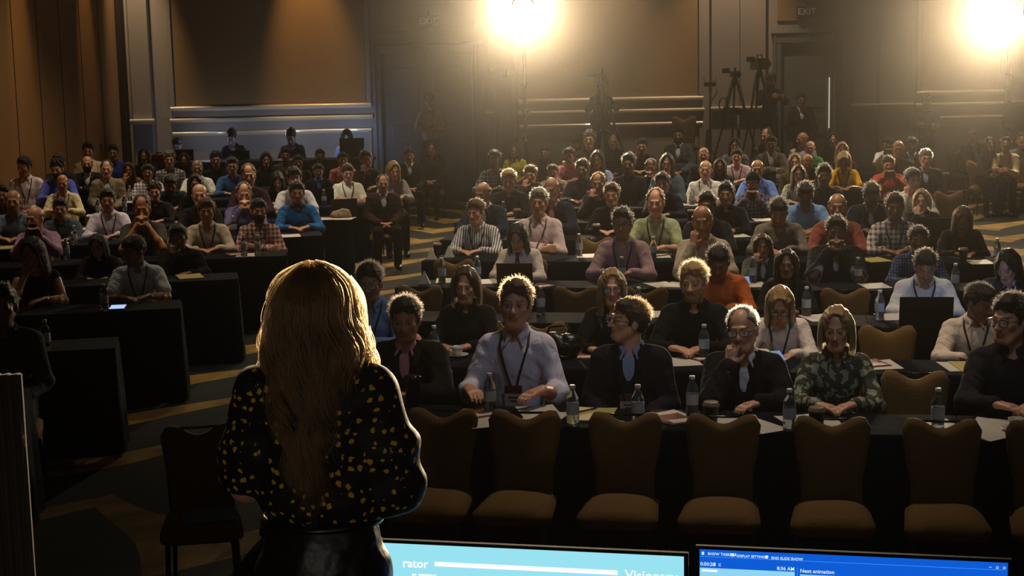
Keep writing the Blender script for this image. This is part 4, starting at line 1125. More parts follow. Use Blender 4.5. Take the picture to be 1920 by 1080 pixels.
for (blk, px, py, pose, hair, hc, skn, top, col, ex, d, s, rz, hy, hp, key, near, k, X, Y, sc, label) in PLACED:
    X = max(X, XL+.34)
    if key == (575, 602): label = 'person in '+d
    fem = 1 if (hair in 'lo' or 'blouse' in d) else 0
    sx = (.90 if fem else 1.0)/max(.9, min(sc, 1.12))*min(1.04, max(.96, sc))
    if key == (967, 572): pose_ = 'H'
    pat = 'plaid' if 'pl' in ex else 'stripe' if 'st' in ex else 'camo' if 'cm' in ex else 'plain'
    if 'gingham' in d: pat = 'gingham'
    inner = {'pk': 'c08088', 'bt': None}.get(next((e for e in ex if e == 'pk'), ''), None)
    if col == '14161c' and 'bright blue-lit' in d: inner = '3c70d0'  # the blue light on this shirt is put into its colour
    if 'denim' in d or 'blue shirt' in d: inner = '7c86a0'
    P_ = dict(pose=pose, top=top)
    if key == (967, 572): P_ = dict(pose='H', top='rl')
    if key == (967, 572): X, Y, sc = solve(px, py, 'H', rz, ROWS['R'][0], 'R', hy=hy, hp=hp)
    fat = 1 if key in ((117, 344), (1826, 255), (652, 325), (693, 530), (1317, 416)) else 0
    if 'bt' in ex and not near: ex = [e for e in ex if e != 'bt']
    if key[0] == 760: ex = ex
    root = person('person', P_['pose'], skn, hair, hc, P_['top'], col, ex, label, 'seated audience', (X, Y, .46*(1-sc)), rz, sc, sx, hy, hp, near, pat, inner, fem=fem, fat=fat,
                  trouser='3c5068' if 'jeans' in d else '101116')
    PEOPLE.append((X, Y, s, k, d, root, px, py))
    gr = 'chairs under the audience'
    chair(X, Y, 0, rz, chair_label(d, k, s), gr)
# empty chairs: pixel of the middle of the back's top, and the row if it stands in one
def empty_chair(px, py, label, group, s='R', k=None, z=0, rz=None):
    rz = RZ[s] if rz is None else rz; n = Vector((-math.sin(rz), math.cos(rz), 0)); p = at_height(px, py, .83+z)
    if k is not None:
        tx, tz = ray(px, py); Y = (ROWS[s][k]+.25)/(NX[s]*tx+NY); p = Vector((tx*Y, Y, 0))
    q = p-n*.255
    if k is not None and any((c.location-Vector((q.x, q.y, 0))).length < .40 for c in COL.objects if c.get('category') == 'chair'): return None
    return chair(q.x, q.y, z, rz, label, group)
fr = 'empty chairs in front of the first table row'
for (px, py), w_ in zip(((830, 770), (984, 779), (1173, 784), (1357, 789), (1559, 790), (1760, 790), (1962, 800)), ('behind the speaker\'s shoulder', 'second from the speaker', 'third from the speaker', 'fourth from the speaker', 'third from the right edge', 'second from the right edge', 'cut off by the right edge')):
    r = empty_chair(px, py, 'empty tan crown-back chair of the nearest row, '+w_, fr); q = r.location
    u = 7.42; X = q.x; r.location = (X, (u-NX['R']*X)/NY, 0)
em = 'empty chairs among the audience'
for px, py, k, s, lab in ((1716, 684, 0, 'R', 'right of the blonde bob in the front row'), (1664, 604, 1, 'R', 'behind the second table row, right of the blonde reader'), (1800, 604, 1, 'R', 'tucked beside the person turned aside, second row'),
                          (1585, 530, 2, 'R', 'behind the third table row, before the clasped hands'), (786, 520, 2, 'R', 'at the aisle end of the third row'), (930, 530, 2, 'R', 'second from the aisle in the third row'),
                          (1080, 525, 2, 'R', 'with a black bag before it in the third row'), (1208, 525, 2, 'R', 'behind the straight blonde hair in the third row'), (1012, 596, 1, 'R', 'between the laughing person and the blonde, second row'),
                          (850, 487, 3, 'R', 'at the aisle end of the fourth row'), (1065, 487, 3, 'R', 'beside the white blouse in the fourth row'), (1115, 441, 4, 'R', 'in the fifth row behind a paper cup'),
                          (1236, 447, 4, 'R', 'in the fifth row below the sage t-shirt'), (1400, 408, 5, 'R', 'in the sixth row beside the taupe pullover'), (1298, 378, 6, 'R', 'in the seventh row below the cream shirt'),
                          (1463, 335, 7, 'R', 'in the eighth row beside the cap'), (1178, 352, 7, 'R', 'in the eighth row beside the clasped hands'), (1616, 395, 5, 'R', 'beside the navy blazer in the sixth row'), (1456, 300, 8, 'R', 'in the ninth row below the grey cardigan'),
                          (1620, 290, 9, 'R', 'in the tenth row beside the mustard blouse'), (1640, 300, 9, 'R', 'second beside the mustard blouse in the tenth row'), (1780, 330, 7, 'R', 'at the side aisle of the eighth row'),
                          (131, 408, 5, 'L', 'in the left block before the roomy cream shirt'), (322, 362, 7, 'L', 'in the left block beside the plaid shirt'), (232, 402, 5, 'L', 'in the left block beside the lilac shirt'), (705, 372, 6, 'L', 'at the aisle end of the left block'),
                          (310, 475, 3, 'L', 'in the fourth left row beside the slumped jacket'), (560, 395, 5, 'L', 'behind the teal sweater in the left block')):
    empty_chair(px, py, 'empty tan crown-back chair '+lab, em, s, k)
empty_chair(1282, 216, 'empty tan chair on the camera riser below the wall panel', em, z=.48+.22 if False else .48, rz=R(-4)).location = at_depth(1284, 240, 28.1)*1.0
bpy.context.view_layer.update()
for o in COL.objects:
    if o.get('label') == 'empty tan chair on the camera riser below the wall panel': o.location.z = .48; o.scale = (1.18, 1.18, 1.25)
# chair at the left in front of the left block, with a folded blue sheet on its seat
c_ = empty_chair(372, 806, 'dim empty chair left of the speaker with a blue sheet on its seat', em, s='L')
b = MB(); b.box((-.13, -.10, .4715), (.13, .10, .476)); o = tag(link('paper_sheet', b.mesh('paper_sheet', bevel=.001), mat('blue_sheet', '7c9cd8', .5)), 'blue printed sheet lying on the dim chair left of the speaker', 'paper')
o.location = c_.location+Vector((.05, -.05, 0)); o.rotation_euler = (0, 0, R(14))
# loose chairs at the right wall and by the left door
for px, py, lab in ((1905, 300, 'tan crown-back chair standing empty at the right edge'), (1935, 300, 'tan crown-back chair just outside the right edge')):
    empty_chair(px, py, lab, em, rz=R(-15))

# ------------------------------------------------------------------ people who stand, and the two by the left door
def standing(px, py, D, pose, yaw, floor, skn, hair, hc, top, col, ex, d, cat_g='people standing at the back', sc=None, **kw):
    sk = skel(pose); p = at_depth(px, py, D); s_ = sc or (p.z-floor)/sk['z']; rz = R(yaw)
    ox, oy = sk['HC'][0]*s_, sk['HC'][1]*s_
    return person('person', pose, skn, hair, hc, top, col, ex, 'person in '+d, cat_g, (p.x-(math.cos(rz)*ox-math.sin(rz)*oy), D-(math.sin(rz)*ox+math.cos(rz)*oy), floor), rz, s_, 1.0/max(1, s_), **kw)
standing(805, 190, 28.4, 'SX', 0, 0, 'D', 's', 'k', 'sh', '8c8474', ['ln'], 'light shirt and lanyard, arms folded, standing at the double door')
standing(1128, 166, 28.45, 'SC', 6, .48, 'D', 's', 'k', 'ls', '101214', [], 'black, operating the camera left of the pale wall pillar')
standing(1446, 152, 28.3, 'SC', 14, .48, 'M', 's', 'k', 'ls', '0c0c0e', [], 'black, operating the tall camera on the right')
standing(1503, 188, 28.9, 'SL', -5, 0, 'D', 's', 'k', 'jk', '15130f', [], 'dark suit standing before the right door', trouser='121212')
standing(1738, 190, 28.5, 'SX', -8, 0, 'M', 's', 'k', 'ls', '2a3a4a', [], 'dark blue shirt, arms folded, standing by the right wall panel')
for px, py, pose, yaw, hair, top, col, d in ((810, 279, 'L', -6, 'l', 'ls', '121416', 'black outfit seated on a chair before the double door'),):
    X, Y, sc = solve(px, py, pose, R(yaw)); person('person', pose, 'L', hair, 'k', top, col, [], 'person in '+d, 'seated audience', (X, Y, 0), R(yaw), 1.0, .95, fem=1)
    chair(X, Y, 0, R(yaw), 'chair under the person in black before the double door', 'chairs under the audience')
for px, py, hair, col, lit, d in ((334, 272, 's', '14161a', 0, 'dark top behind the laptop, left end of the control desk'), (436, 258, 's', '141418', 0, 'black hoodie, second from the left at the control desk'),
                                  (547, 257, 's', '161618', 0, 'black shirt, third from the left at the control desk'), (651, 259, 'l', '8890a0', 1, 'pale top, face lit blue by a monitor at the control desk')):
    X, Y, sc = solve(px, py, 'D', 0, u=None, zfix=1.22); Y = 28.75; p = at_depth(px, py, 28.6); s_ = (p.z-.46)/(skel('D')['z']-.46)
    person('person', 'D', 'M', hair, 'k', 'ls', col, [], 'person in '+d, 'control desk crew', (p.x, Y, .46*(1-s_)), 0, s_, 1.0/s_, fem=lit)
    chair(p.x, Y, 0, 0, lab16('chair of the person in '+d), 'chairs at the control desk')

# ------------------------------------------------------------------ things on the tables
PLASTIC = mat('bottle_plastic', 'dfe8ee', .05, trans=.92, spec=.6); WATER = mat('bottle_water', 'e8f0f4', .02, trans=.95)
CAPM = mat('white_cap', 'd8d8d4', .45); LABELM = mat('bottle_label', 'b8c4cc', .5); PAPER = mat('white_paper', 'cfc8bc', .7); KRAFT = mat('booklet_cover', '7c3c2c', .5); YPAD = mat('yellow_pad', 'b8a860', .7); CUPM = mat('paper_cup_sleeve', '1a1612', .6); LID = mat('cup_lid', '8f7c6c', .45); CHINA = mat('white_china', 'd6d0c6', .2, coat=.4)
BLACKP = mat('black_plastic', '0c0c0e', .35)
IM = {}
def bottle_parts():
    b = MB(); b.lathe([(.030, 0), (.033, .006), (.033, .02), (.031, .03), (.033, .04), (.033, .055), (.0325, .125), (.033, .135), (.031, .148), (.024, .168), (.015, .182), (.0135, .190), (.0135, .197)], 18); IM['bottle'] = b.mesh('bottle', True)
    b = MB(); b.lathe([(.0150, .196), (.0155, .198), (.0155, .212), (.014, .214)], 16); IM['bottle_cap'] = b.mesh('bottle_cap', True)
    b = MB(); b.lathe([(.0336, .062), (.0338, .064), (.0338, .118), (.0336, .120)], 18); IM['bottle_label'] = b.mesh('bottle_label', True)
    b = MB(); b.lathe([(.0285, .004), (.031, .008), (.031, .060), (.031, .10)], 16); IM['water'] = b.mesh('water', True)
    b = MB(); b.lathe([(.029, 0), (.031, .003), (.041, .100), (.042, .104)], 20); IM['cup'] = b.mesh('cup', True)
    b = MB(); b.lathe([(.0440, .100), (.0450, .106), (.0440, .110), (.0400, .113), (.0385, .122), (.0370, .124), (.030, .120)], 20); IM['cup_lid'] = b.mesh('cup_lid', True)
    b = MB(); b.lathe([(.038, 0), (.045, .002), (.072, .012), (.073, .015), (.046, .006), (.0, .005)], 24); IM['saucer'] = b.mesh('saucer', True)
    b = MB(); b.lathe([(.020, .006), (.024, .010), (.038, .05), (.040, .066), (.037, .066), (.034, .048), (.0, .014)], 20); b.tube([(.037, 0, .054), (.058, 0, .05), (.058, 0, .028), (.034, 0, .022)], .004, 6); IM['coffee_cup'] = b.mesh('coffee_cup', True)
bottle_parts()
def near_person(x, y):
    best = min(PEOPLE, key=lambda p: (p[0]-x)**2+(p[1]-.6-y)**2 if p[3] is not None else 99)
    return best
NPP = {}
def uniq(lb):
    NPP[lb] = NPP.get(lb, 0)+1
    return lb if NPP[lb] == 1 else lb.replace(' by the ', ' also by the ', 1) if NPP[lb] == 2 else lb.replace(' by the ', ' %s by the ' % ['', '', '', 'further', 'again', 'besides', 'beyond'][min(NPP[lb], 6)], 1)
def near_words(x, y):
    p = near_person(x, y); w_ = short(p[4]).split()[:6]
    if w_[-1] in ('and', 'over', 'a', 'under', 'with', 'in', 'behind', 'of', 'the'): w_ = w_[:-1]
    return ' '.join(w_)+', %s %s row' % (ORD[p[3]], BLK[p[2]])
TZ = .7615
def bottle(x, y, z=TZ, lb=None, full=True, grp='water bottles on the tables'):
    t = thing('water_bottle', lab16(uniq(lb or 'clear water bottle with white cap by the '+near_words(x, y))), 'bottle', (x, y, z), random.random()*6, grp)
    bo = link('bottle', IM['bottle'], PLASTIC, t); link('bottle_cap', IM['bottle_cap'], CAPM, t); link('bottle_label', IM['bottle_label'], LABELM, t)
    if full: link('water', IM['water'], WATER, bo)
def cup(x, y, z=TZ, lb=None):
    t = thing('takeaway_cup', uniq(lb or 'takeaway coffee cup with pale lid by the '+near_words(x, y)), 'cup', (x, y, z), 0, 'takeaway cups on the tables')
    link('cup', IM['cup'], CUPM, t); link('cup_lid', IM['cup_lid'], LID, t)
def teacup(x, y, lb):
    t = thing('coffee_cup', lb, 'cup', (x, y, TZ), random.random()*6, 'china cups on saucers'); link('saucer', IM['saucer'], CHINA, t); link('cup', IM['coffee_cup'], CHINA, t)
def paper(x, y, rz, w_=.21, h=.28, m=PAPER, lb=None, name='paper_sheet', cat='paper', th=.0012, z=TZ, curl=0):
    k = ('pp', round(w_, 3), round(h, 3), th)
    if k not in IM:
        V = []; n = 4
        for s_ in (0, 1):
            for j in range(n+1):
                for i in range(n+1):
                    u = i/n-.5; v = j/n-.5; V.append((u*w_, v*h, s_*th+(.004*max(0, abs(u)-.3)**1*4*(v+.5))))
        g = lambda s_, i, j: s_*(n+1)**2+j*(n+1)+i; Fc = []
        for j in range(n):
            for i in range(n): Fc += [(g(1, i, j), g(1, i+1, j), g(1, i+1, j+1), g(1, i, j+1)), (g(0, i, j), g(0, i, j+1), g(0, i+1, j+1), g(0, i+1, j))]
        for i in range(n): Fc += [(g(0, i, 0), g(0, i+1, 0), g(1, i+1, 0), g(1, i, 0)), (g(0, i, n), g(1, i, n), g(1, i+1, n), g(0, i+1, n)), (g(0, 0, i), g(1, 0, i), g(1, 0, i+1), g(0, 0, i+1)), (g(0, n, i), g(0, n, i+1), g(1, n, i+1), g(1, n, i))]
        b = MB(); b.add(V, Fc); IM[k] = b.mesh(name)
    o = link(name, IM[k], m); o.location = (x, y, z); o.rotation_euler = (0, 0, rz)
    return tag(o, uniq(lb or 'loose white sheet by the '+near_words(x, y)), cat, 'papers on the tables')
def laptop(x, y, rz, lb, lit='8fb4ff', open_=100, w_=.33, estr=.0, z=TZ, lid='101114'):
    """screen faces the sitter (local +Y); the camera sees its back"""
    t = thing('laptop', lb, 'laptop', (x, y, z), rz, 'laptops on the tables'); d = .23
    b = MB(); b.box((-w_/2, -d/2, 0), (w_/2, d/2, .014)); link('keyboard_base', b.mesh('keyboard_base', bevel=.004), mat('laptop_shell', '24262a', .4, .3), t)
    b = MB()
    for r in range(5):
        for c in range(12): x0 = -w_/2+.025+c*(w_-.05)/12; b.box((x0, -.055+r*.028, .0141), (x0+.019, -.035+r*.028, .0165))
    ky = link('keys', b.mesh('keys'), BLACKP, t); ky['kind'] = 'stuff'
    M = Matrix.Translation((0, -d/2, .012)) @ Matrix.Rotation(R(open_-90), 4, 'X')
    b = MB(); b.box((-w_/2, -.004, 0), (w_/2, .003, .215)); sc_ = link('lid', b.mesh('lid', bevel=.003), mat('laptop_lid_'+lid, lid, .35, .2), t, mtx=M)
    b = MB(); b.box((-w_/2+.012, .0031, .014), (w_/2-.012, .0042, .205)); link('screen', b.mesh('screen'), mat('laptop_screen', '101820', .3, emit=lit, estr=1.6), sc_)
def on(px, py, z=TZ):
    """the point of a table top under a pixel, kept a little inside the nearest table's edge"""
    q = at_height(px, py, z); best = None
    for t, s, k, j in TABLES:
        a = RZ[s]; dx, dy = q.x-t.location.x, q.y-t.location.y; lx, ly = math.cos(a)*dx+math.sin(a)*dy, -math.sin(a)*dx+math.cos(a)*dy
        cx, cy_ = max(-.84, min(.84, lx)), max(-.185, min(.185, ly)); e = math.hypot(cx-lx, cy_-ly)
        if best is None or e < best[0]: best = (e, t.location.x+math.cos(a)*cx-math.sin(a)*cy_, t.location.y+math.sin(a)*cx+math.cos(a)*cy_)
    return best[1], best[2]
for px, py in ((1071, 803), (919, 772), (1196, 797), (1298, 779), (1480, 812), (1758, 806), (815, 672), (1014, 590), (1198, 592), (1321, 668), (829, 530), (903, 521), (1512, 592), (1649, 600), (1090, 476), (1225, 486), (1607, 524),
               (194, 588), (81, 667), (1413, 526), (1805, 566), (1873, 496), (1166, 512), (1304, 375), (1178, 375), (949, 408), (323, 470)):
    bottle(*on(px, py))
for px, py, m_ in ((438, 430, 'L'), (131, 480, 'L'), (138, 462, 'L'), (235, 395, 'L'), (178, 412, 'L'), (608, 385, 'L'), (78, 380, 'L'), (458, 480, 'L'), (484, 482, 'L'), (1100, 392, 'R'), (1680, 372, 'R'), (1460, 340, 'R'), (1545, 352, 'R')):
    bottle(*on(px, py))
for px, py in ((1333, 797), (1531, 809), (1129, 432), (971, 410), (1296, 413), (1806, 490), (703, 470)): cup(*on(px, py))
teacup(*on(858, 668), 'white cup on saucer beside the auburn bob'); teacup(*on(1905, 808), 'pale cup at the right end of the front table')
# sheets, pads, booklets: centre pixel, turn in degrees, kind
for px, py, a, k in ((1010, 772, 10, 'p'), (1020, 783, -20, 'p'), (1112, 778, -12, 'y'), (1265, 787, 22, 'b'), (1262, 783, 30, 'p'), (1375, 793, 4, 'p'), (1419, 800, 28, 'p'), (1505, 790, 12, 'p'), (1542, 799, 0, 'p'), (1757, 800, 6, 'p'), (1840, 812, 34, 'p'), (1865, 797, -24, 'p'),
                     (910, 790, 15, 'p'), (896, 775, 30, 'b'), (1278, 678, 6, 'p'), (1312, 659, 30, 'b'), (1636, 682, 14, 'b'), (1650, 684, 4, 'p'), (1800, 687, 2, 'p'), (1825, 688, 0, 'y'), (1098, 664, 0, 'b'), (1216, 588, -14, 'p'), (910, 528, 10, 'p'), (850, 520, 0, 'p'),
                     (1015, 536, 40, 'b'), (1105, 476, 0, 'p'), (1235, 480, 0, 'p'), (1240, 534, 20, 'p'), (1275, 534, -20, 'p'), (1410, 534, 0, 'p'), (1640, 536, 5, 'p'), (1675, 594, 4, 'p'), (1535, 596, 12, 'p'), (1640, 488, 14, 'y'), (1383, 442, 10, 'p'), (1508, 442, 0, 'y'),
                     (963, 406, 10, 'p'), (356, 519, 20, 'y'), (48, 652, 8, 'p'), (465, 478, 0, 'p'), (545, 442, 12, 'p'), (618, 410, 6, 'p'), (648, 410, -10, 'p'), (95, 411, 10, 'p'), (142, 438, 12, 'p'), (320, 384, 0, 'p'), (340, 411, 6, 'b'), (12, 470, 20, 'y'),
                     (62, 424, 0, 'p'), (118, 383, 0, 'p'), (1310, 376, 0, 'p'), (1280, 376, 10, 'p'), (1432, 412, 0, 'p'), (1706, 410, 0, 'p'), (1722, 392, 0, 'p'), (1840, 496, 0, 'p'), (1100, 340, 0, 'p'), (440, 477, 24, 'b')):
    x, y = on(px, py)
    if k == 'p': paper(x, y, R(a))
    if k == 'y': paper(x, y, R(a), .22, .30, YPAD, 'yellow writing pad by the '+near_words(x, y), 'writing_pad', 'notepad', .006)
    if k == 'b':
        o = paper(x, y, R(a), .15, .22, KRAFT, 'reddish booklet by the '+near_words(x, y), 'booklet', 'booklet', .005)
        if 'bp' not in IM: b = MB(); b.box((-.055, -.095, 0), (.055, -.02, .0006)); IM['bp'] = b.mesh('cover_label')
        link('cover_label', IM['bp'], PAPER, o, mtx=Matrix.Translation((0, 0, .0075)))
x, y = on(1103, 772); b = MB(); b.tube([(-.07, 0, .004), (.05, 0, .004), (.07, 0, .004)], [.0045, .0045, .001], 8); o = tag(link('pen', b.mesh('pen', True), BLACKP), 'black pen lying on the yellow pad of the front table', 'pen'); o.location = (x, y, TZ+.007); o.rotation_euler = (0, 0, R(40))
x, y = on(1637, 483); o2 = o.copy(); COL.objects.link(o2); o2.location = (x, y, TZ+.007); o2['label'] = 'black pen on the pad before the pale checked shirt'
# tent cards, tablet, phones, laptops, bag, mug
def tent(px, py, lb):
    x, y = on(px, py); b = MB(); b.add([(-.05, -.035, 0), (.05, -.035, 0), (.004, 0, .11), (-.004, 0, .11), (-.05, .035, 0), (.05, .035, 0)], [(0, 1, 2, 3), (5, 4, 3, 2), (0, 3, 4), (1, 5, 2), (0, 4, 5, 1)])
    o = tag(link('tent_card', b.mesh('tent_card'), PAPER), lb, 'card', 'tent cards at the aisle'); o.location = (x, y, TZ)
tent(796, 532, 'white folded tent card at the aisle end of the third table row'); tent(809, 486, 'small white tent card at the aisle end of the fourth table row'); tent(842, 482, 'small white tent card behind the fourth row chair back')
x, y = on(221, 577); t = thing('tablet', 'glowing tablet lying before the pale blue short-sleeved shirt', 'tablet', (x, y, TZ), R(8))
b = MB(); b.box((-.065, -.11, 0), (.065, .11, .008)); link('tablet_body', b.mesh('tablet_body', bevel=.003), BLACKP, t); b = MB(); b.box((-.058, -.10, .0081), (.058, .10, .0088)); link('screen', b.mesh('screen'), mat('tablet_screen', 'a0b8e0', .2, emit='a8c4ff', estr=1.1), t)
laptop(*on(1732, 611), R(-8), 'black laptop before the white open shirt, third right row', w_=.36)
laptop(*on(967, 541), R(-8), 'dark laptop with reddish lid before the white blouse', lid='4a2a1c', w_=.30)
laptop(*on(1598, 396), R(-10), 'black laptop between the mustard blouse and the navy blazer'); laptop(*on(1762, 447), R(-10), 'thin laptop with a pale edge by the black top in the sixth row'); laptop(*on(1640, 408), R(-10), 'black laptop before the navy blazer')
laptop(*on(1875, 596), R(-20), 'laptop lighting the face of the long dark hair at the right edge')
laptop(*on(602, 382), R(10), 'laptop lighting the blue shirt under the black blazer'); laptop(*on(720, 396), R(10), 'dark laptop before the patterned blouse at the aisle')
def phone(px, py, rz, lb, z=TZ, tilt=20):
    x, y = on(px, py, z); t = thing('phone', lb, 'phone', (x, y, z+.01), rz, 'phones'); t.rotation_euler = (R(tilt), 0, rz)
    b = MB(); b.box((-.036, -.072, 0), (.036, .072, .008)); link('phone_body', b.mesh('phone_body', bevel=.003), BLACKP, t); b = MB(); b.box((-.032, -.066, .0081), (.032, .066, .0088)); link('screen', b.mesh('screen'), mat('phone_screen', '405070', .2, emit='90b0f0', estr=.5), t)
phone(1512, 428, .2, 'lit phone under the hands of the sky blue polo'); phone(1460, 664, .2, 'phone in the hands of the blonde in the pale pink cardigan'); phone(1400, 524, 0, 'phone on the table beside the orange shirt')
x, y = on(1052, 672); t = thing('handbag', 'black handbag with a metal ring on the second table row', 'bag', (x, y, TZ), R(-10))
F = Field(axis(-.17, .17, .009), axis(-.10, .10, .009), axis(-.02, .22, .009)); F.ell((0, 0, .07), (.14, .065, .085)); F.ell((-.05, 0, .11), (.08, .05, .06)); F.ell((.06, 0, .10), (.07, .05, .06)); F.folds(.004, 1.5); F.cut((0, 0, -1), 0)
me, _ = F.mesh('bag_body'); link('bag_body', me, mat('bag_leather', '0b0b0d', .35), t)
b = MB(); b.tube([(.03+.045*math.cos(a), -.075, .07+.045*math.sin(a)) for a in [R(i*30) for i in range(13)]], .003, 6, False); link('ring', b.mesh('ring', True), mat('polished_metal', 'b0a898', .15, 1), t)
b = MB(); b.tube([(-.10, 0, .12), (-.07, 0, .20), (.04, 0, .215), (.09, 0, .13)], .008, 6); link('handle', b.mesh('handle', True), MATS['bag_leather'], t)
x, y = on(776, 760); t = thing('travel_mug', 'black travel mug held by the person in the pink shirt', 'mug', (x, y, TZ))
b = MB(); b.lathe([(.036, 0), (.040, .005), (.044, .15), (.046, .155)], 20); link('mug_body', b.mesh('mug_body', True), BLACKP, t); b = MB(); b.lathe([(.047, .153), (.048, .165), (.043, .172), (.020, .174)], 20); link('mug_lid', b.mesh('mug_lid', True), mat('mug_lid', '2a2a30', .15, .3), t)
x, y = on(640, 408); F = Field(axis(-.17, .17, .012), axis(-.12, .12, .012), axis(-.02, .16, .012)); F.ell((0, 0, .03), (.13, .09, .07)); F.ell((.04, 0, .07), (.06, .06, .045)); F.folds(.006, 1.3); F.cut((0, 0, -1), 0); me, _ = F.mesh('bag')
o = tag(link('cloth_bag', me, cloth_mat('plain'), color=lin('9c8c74')), 'crumpled beige cloth bag before the cream polo, left block', 'bag'); o.location = (x, y, TZ)

# ------------------------------------------------------------------ control desk at the back left
xa = at_depth(322, 290, 27.9).x; xb = at_depth(702, 285, 27.9).x
t = thing('control_desk', 'long black-skirted control desk along the back wall', 'desk', ((xa+xb)/2, 27.9, 0)); w2 = (xb-xa)/2
b = MB(); b.box((-w2, -.35, .90), (w2, .35, .94)); link('desk_top', b.mesh('desk_top', bevel=.006), mat('desk_black', '0c0c0e', .6), t)
b = MB(); n = 150
for i in range(n):
    x0 = -w2+i*2*w2/n; x1 = x0+2*w2/n; a = .022*(i % 2); c = .022*((i+1) % 2); b.add([(x0, -.352-a, .01), (x1, -.352-c, .01), (x1, -.348-c*.3, .90), (x0, -.348-a*.3, .90)], [(0, 1, 2, 3)])
link('skirt', b.mesh('skirt'), MATS['black_drape'], t)
def monitor(px, D, w_, h, z0, lb, back='2a1c12', em='6f9cff', es=3.0, lift=.12):
    p = at_depth(px, 280, D); t = thing('desk_monitor', lb, 'monitor', (p.x, D, z0), 0, 'screens on the control desk')
    b = MB(); b.box((-w_/2, -.02, lift), (w_/2, .02, lift+h)); link('casing', b.mesh('casing', bevel=.006), mat('casing_'+back, back, .5), t)
    b = MB(); b.box((-w_/2+.015, .0205, lift+.015), (w_/2-.015, .024, lift+h-.015)); link('screen', b.mesh('screen'), mat('desk_screen', '203050', .3, emit=em, estr=es), t)
    b = MB(); b.box((-.10, -.06, 0), (.10, .08, .012)); b.tube([(0, -.01, .01), (0, -.01, lift+.05)], .018, 8); link('stand', b.mesh('stand'), BLACKP, t)
monitor(660, 27.85, .44, .34, .94, 'brown-backed monitor in front of the blue-lit person at the control desk', lift=.0+.02, es=7)
monitor(345, 27.85, .34, .20, .94, 'laptop-sized screen at the left end of the control desk', '101012', lift=.02, es=1.5)
monitor(450, 28.0, .34, .16, .94, 'low dark screen before the black hoodie at the control desk', '101012', lift=.01, es=.8)
p = at_depth(297, 282, 27.9); t = thing('tool_case', 'red tool case standing left of the control desk crew', 'case', (p.x, 27.9, .60))
b = MB(); b.box((-.12, -.09, .31), (.12, .09, .47)); link('case_body', b.mesh('case_body', bevel=.015), mat('red_plastic', '8c1c12', .5), t)
b = MB(); b.tube([(-.05, 0, .47), (-.05, 0, .505), (.05, 0, .505), (.05, 0, .47)], .010, 6); link('handle', b.mesh('handle', True), BLACKP, t)
b = MB(); b.box((-.122, -.093, .385), (.122, .093, .395)); link('latch_band', b.mesh('latch_band'), BLACKP, t)
t = thing('equipment_rack', 'black equipment case left of the control desk', 'case', (p.x, 27.9, 0)); b = MB(); b.box((-.33, -.28, .02), (.33, .28, .905)); link('case_body', b.mesh('case_body', bevel=.01), mat('rack_black', '0d0d0f', .6), t)
b = MB()
for x in (-.33, .29):
    for z in (.02, .865): b.box((x-.004, -.286, z), (x+.044, .286, z+.044))
link('corner_plate', b.mesh('corner_plate'), mat('dull_metal', '4a4844', .4, .9), t)

# ------------------------------------------------------------------ stage lights on stands, drape tower, tripods and cameras
LENS = mat('lamp_lens', 'ffffff', .3, emit=(1.0, .80, .52), estr=900)
def lampstand(P, lb):
    t = thing('stage_light', lb, 'stage light', (P.x, P.y, 0), 0, 'stage lights on stands'); d = (Vector((-.4, 4, 1.9))-P).normalized(); q = d.to_track_quat('-Z', 'Y').to_matrix().to_4x4(); M = Matrix.Translation((0, 0, P.z)) @ q
    b = MB(); b.lathe([(.06, .30), (.09, .24), (.13, .10), (.165, -.06), (.175, -.14), (.168, -.14), (.155, -.06)], 24); link('lamp_head', b.mesh('lamp_head', True), BLACKP, t, mtx=M)
    b = MB(); b.lathe([(.150, -.085), (.150, -.080)], 28); link('lens', b.mesh('lens'), LENS, t, mtx=M)
    for a in (0, 90, 180, 270):
        b = MB(); b.box((-.15, .178, -.15), (.15, .184, .02)); ms = IM.setdefault('barn', b.mesh('barn_door', bevel=.002)); link('barn_door', ms, BLACKP, t, mtx=M @ Matrix.Rotation(R(a), 4, 'Z') @ Matrix.Translation((0, .0, -.14)) @ Matrix.Rotation(R(24), 4, 'X') @ Matrix.Translation((0, .0, .0)))
    b = MB(); b.tube([(-.19, 0, P.z), (-.19, 0, P.z-.2), (0, 0, P.z-.26), (.19, 0, P.z-.2), (.19, 0, P.z)], .010, 6); link('yoke', b.mesh('yoke', True), BLACKP, t)
    b = MB(); b.tube([(0, 0, .12), (0, 0, 1.3), (0, 0, 1.32), (0, 0, 2.2), (0, 0, 2.22), (0, 0, P.z-.24)], [.038, .038, .032, .032, .026, .026], 10); link('pole', b.mesh('pole', True), mat('stand_steel', '3a3a38', .3, .8), t)
    for z in (1.3, 1.75, 2.2): b = MB(); b.lathe([(.045, -.03), (.048, -.02), (.048, .02), (.045, .03)], 12, (0, 0, z)); b.tube([(.04, 0, z), (.085, 0, z)], .012, 6); link('collar', b.mesh('collar', True), mat('collar_metal', '9a9488', .2, 1), t)
    for a in (30, 150, 270):
        b = MB(); c, s_ = math.cos(R(a)), math.sin(R(a)); b.tube([(0, 0, .9), (c*.55, s_*.55, .03)], .013, 6); b.tube([(0, 0, .25), (c*.28, s_*.28, .44)], .009, 6); link('leg', b.mesh('leg', True), MATS['stand_steel'], t)
lampstand(LAMP_A, 'blazing stage light on a tall stand left of the camera riser'); lampstand(LAMP_B, 'blazing stage light on a tall stand at the right edge')
p = at_depth(948, 200, 26.9); t = thing('drape_tower', 'narrow black-draped tower beside the lamp stand', 'tower', (p.x, 26.9, 0))
b = MB(); n = 48; hx, hy_ = .20, .16; top_z = 2.35; per = []
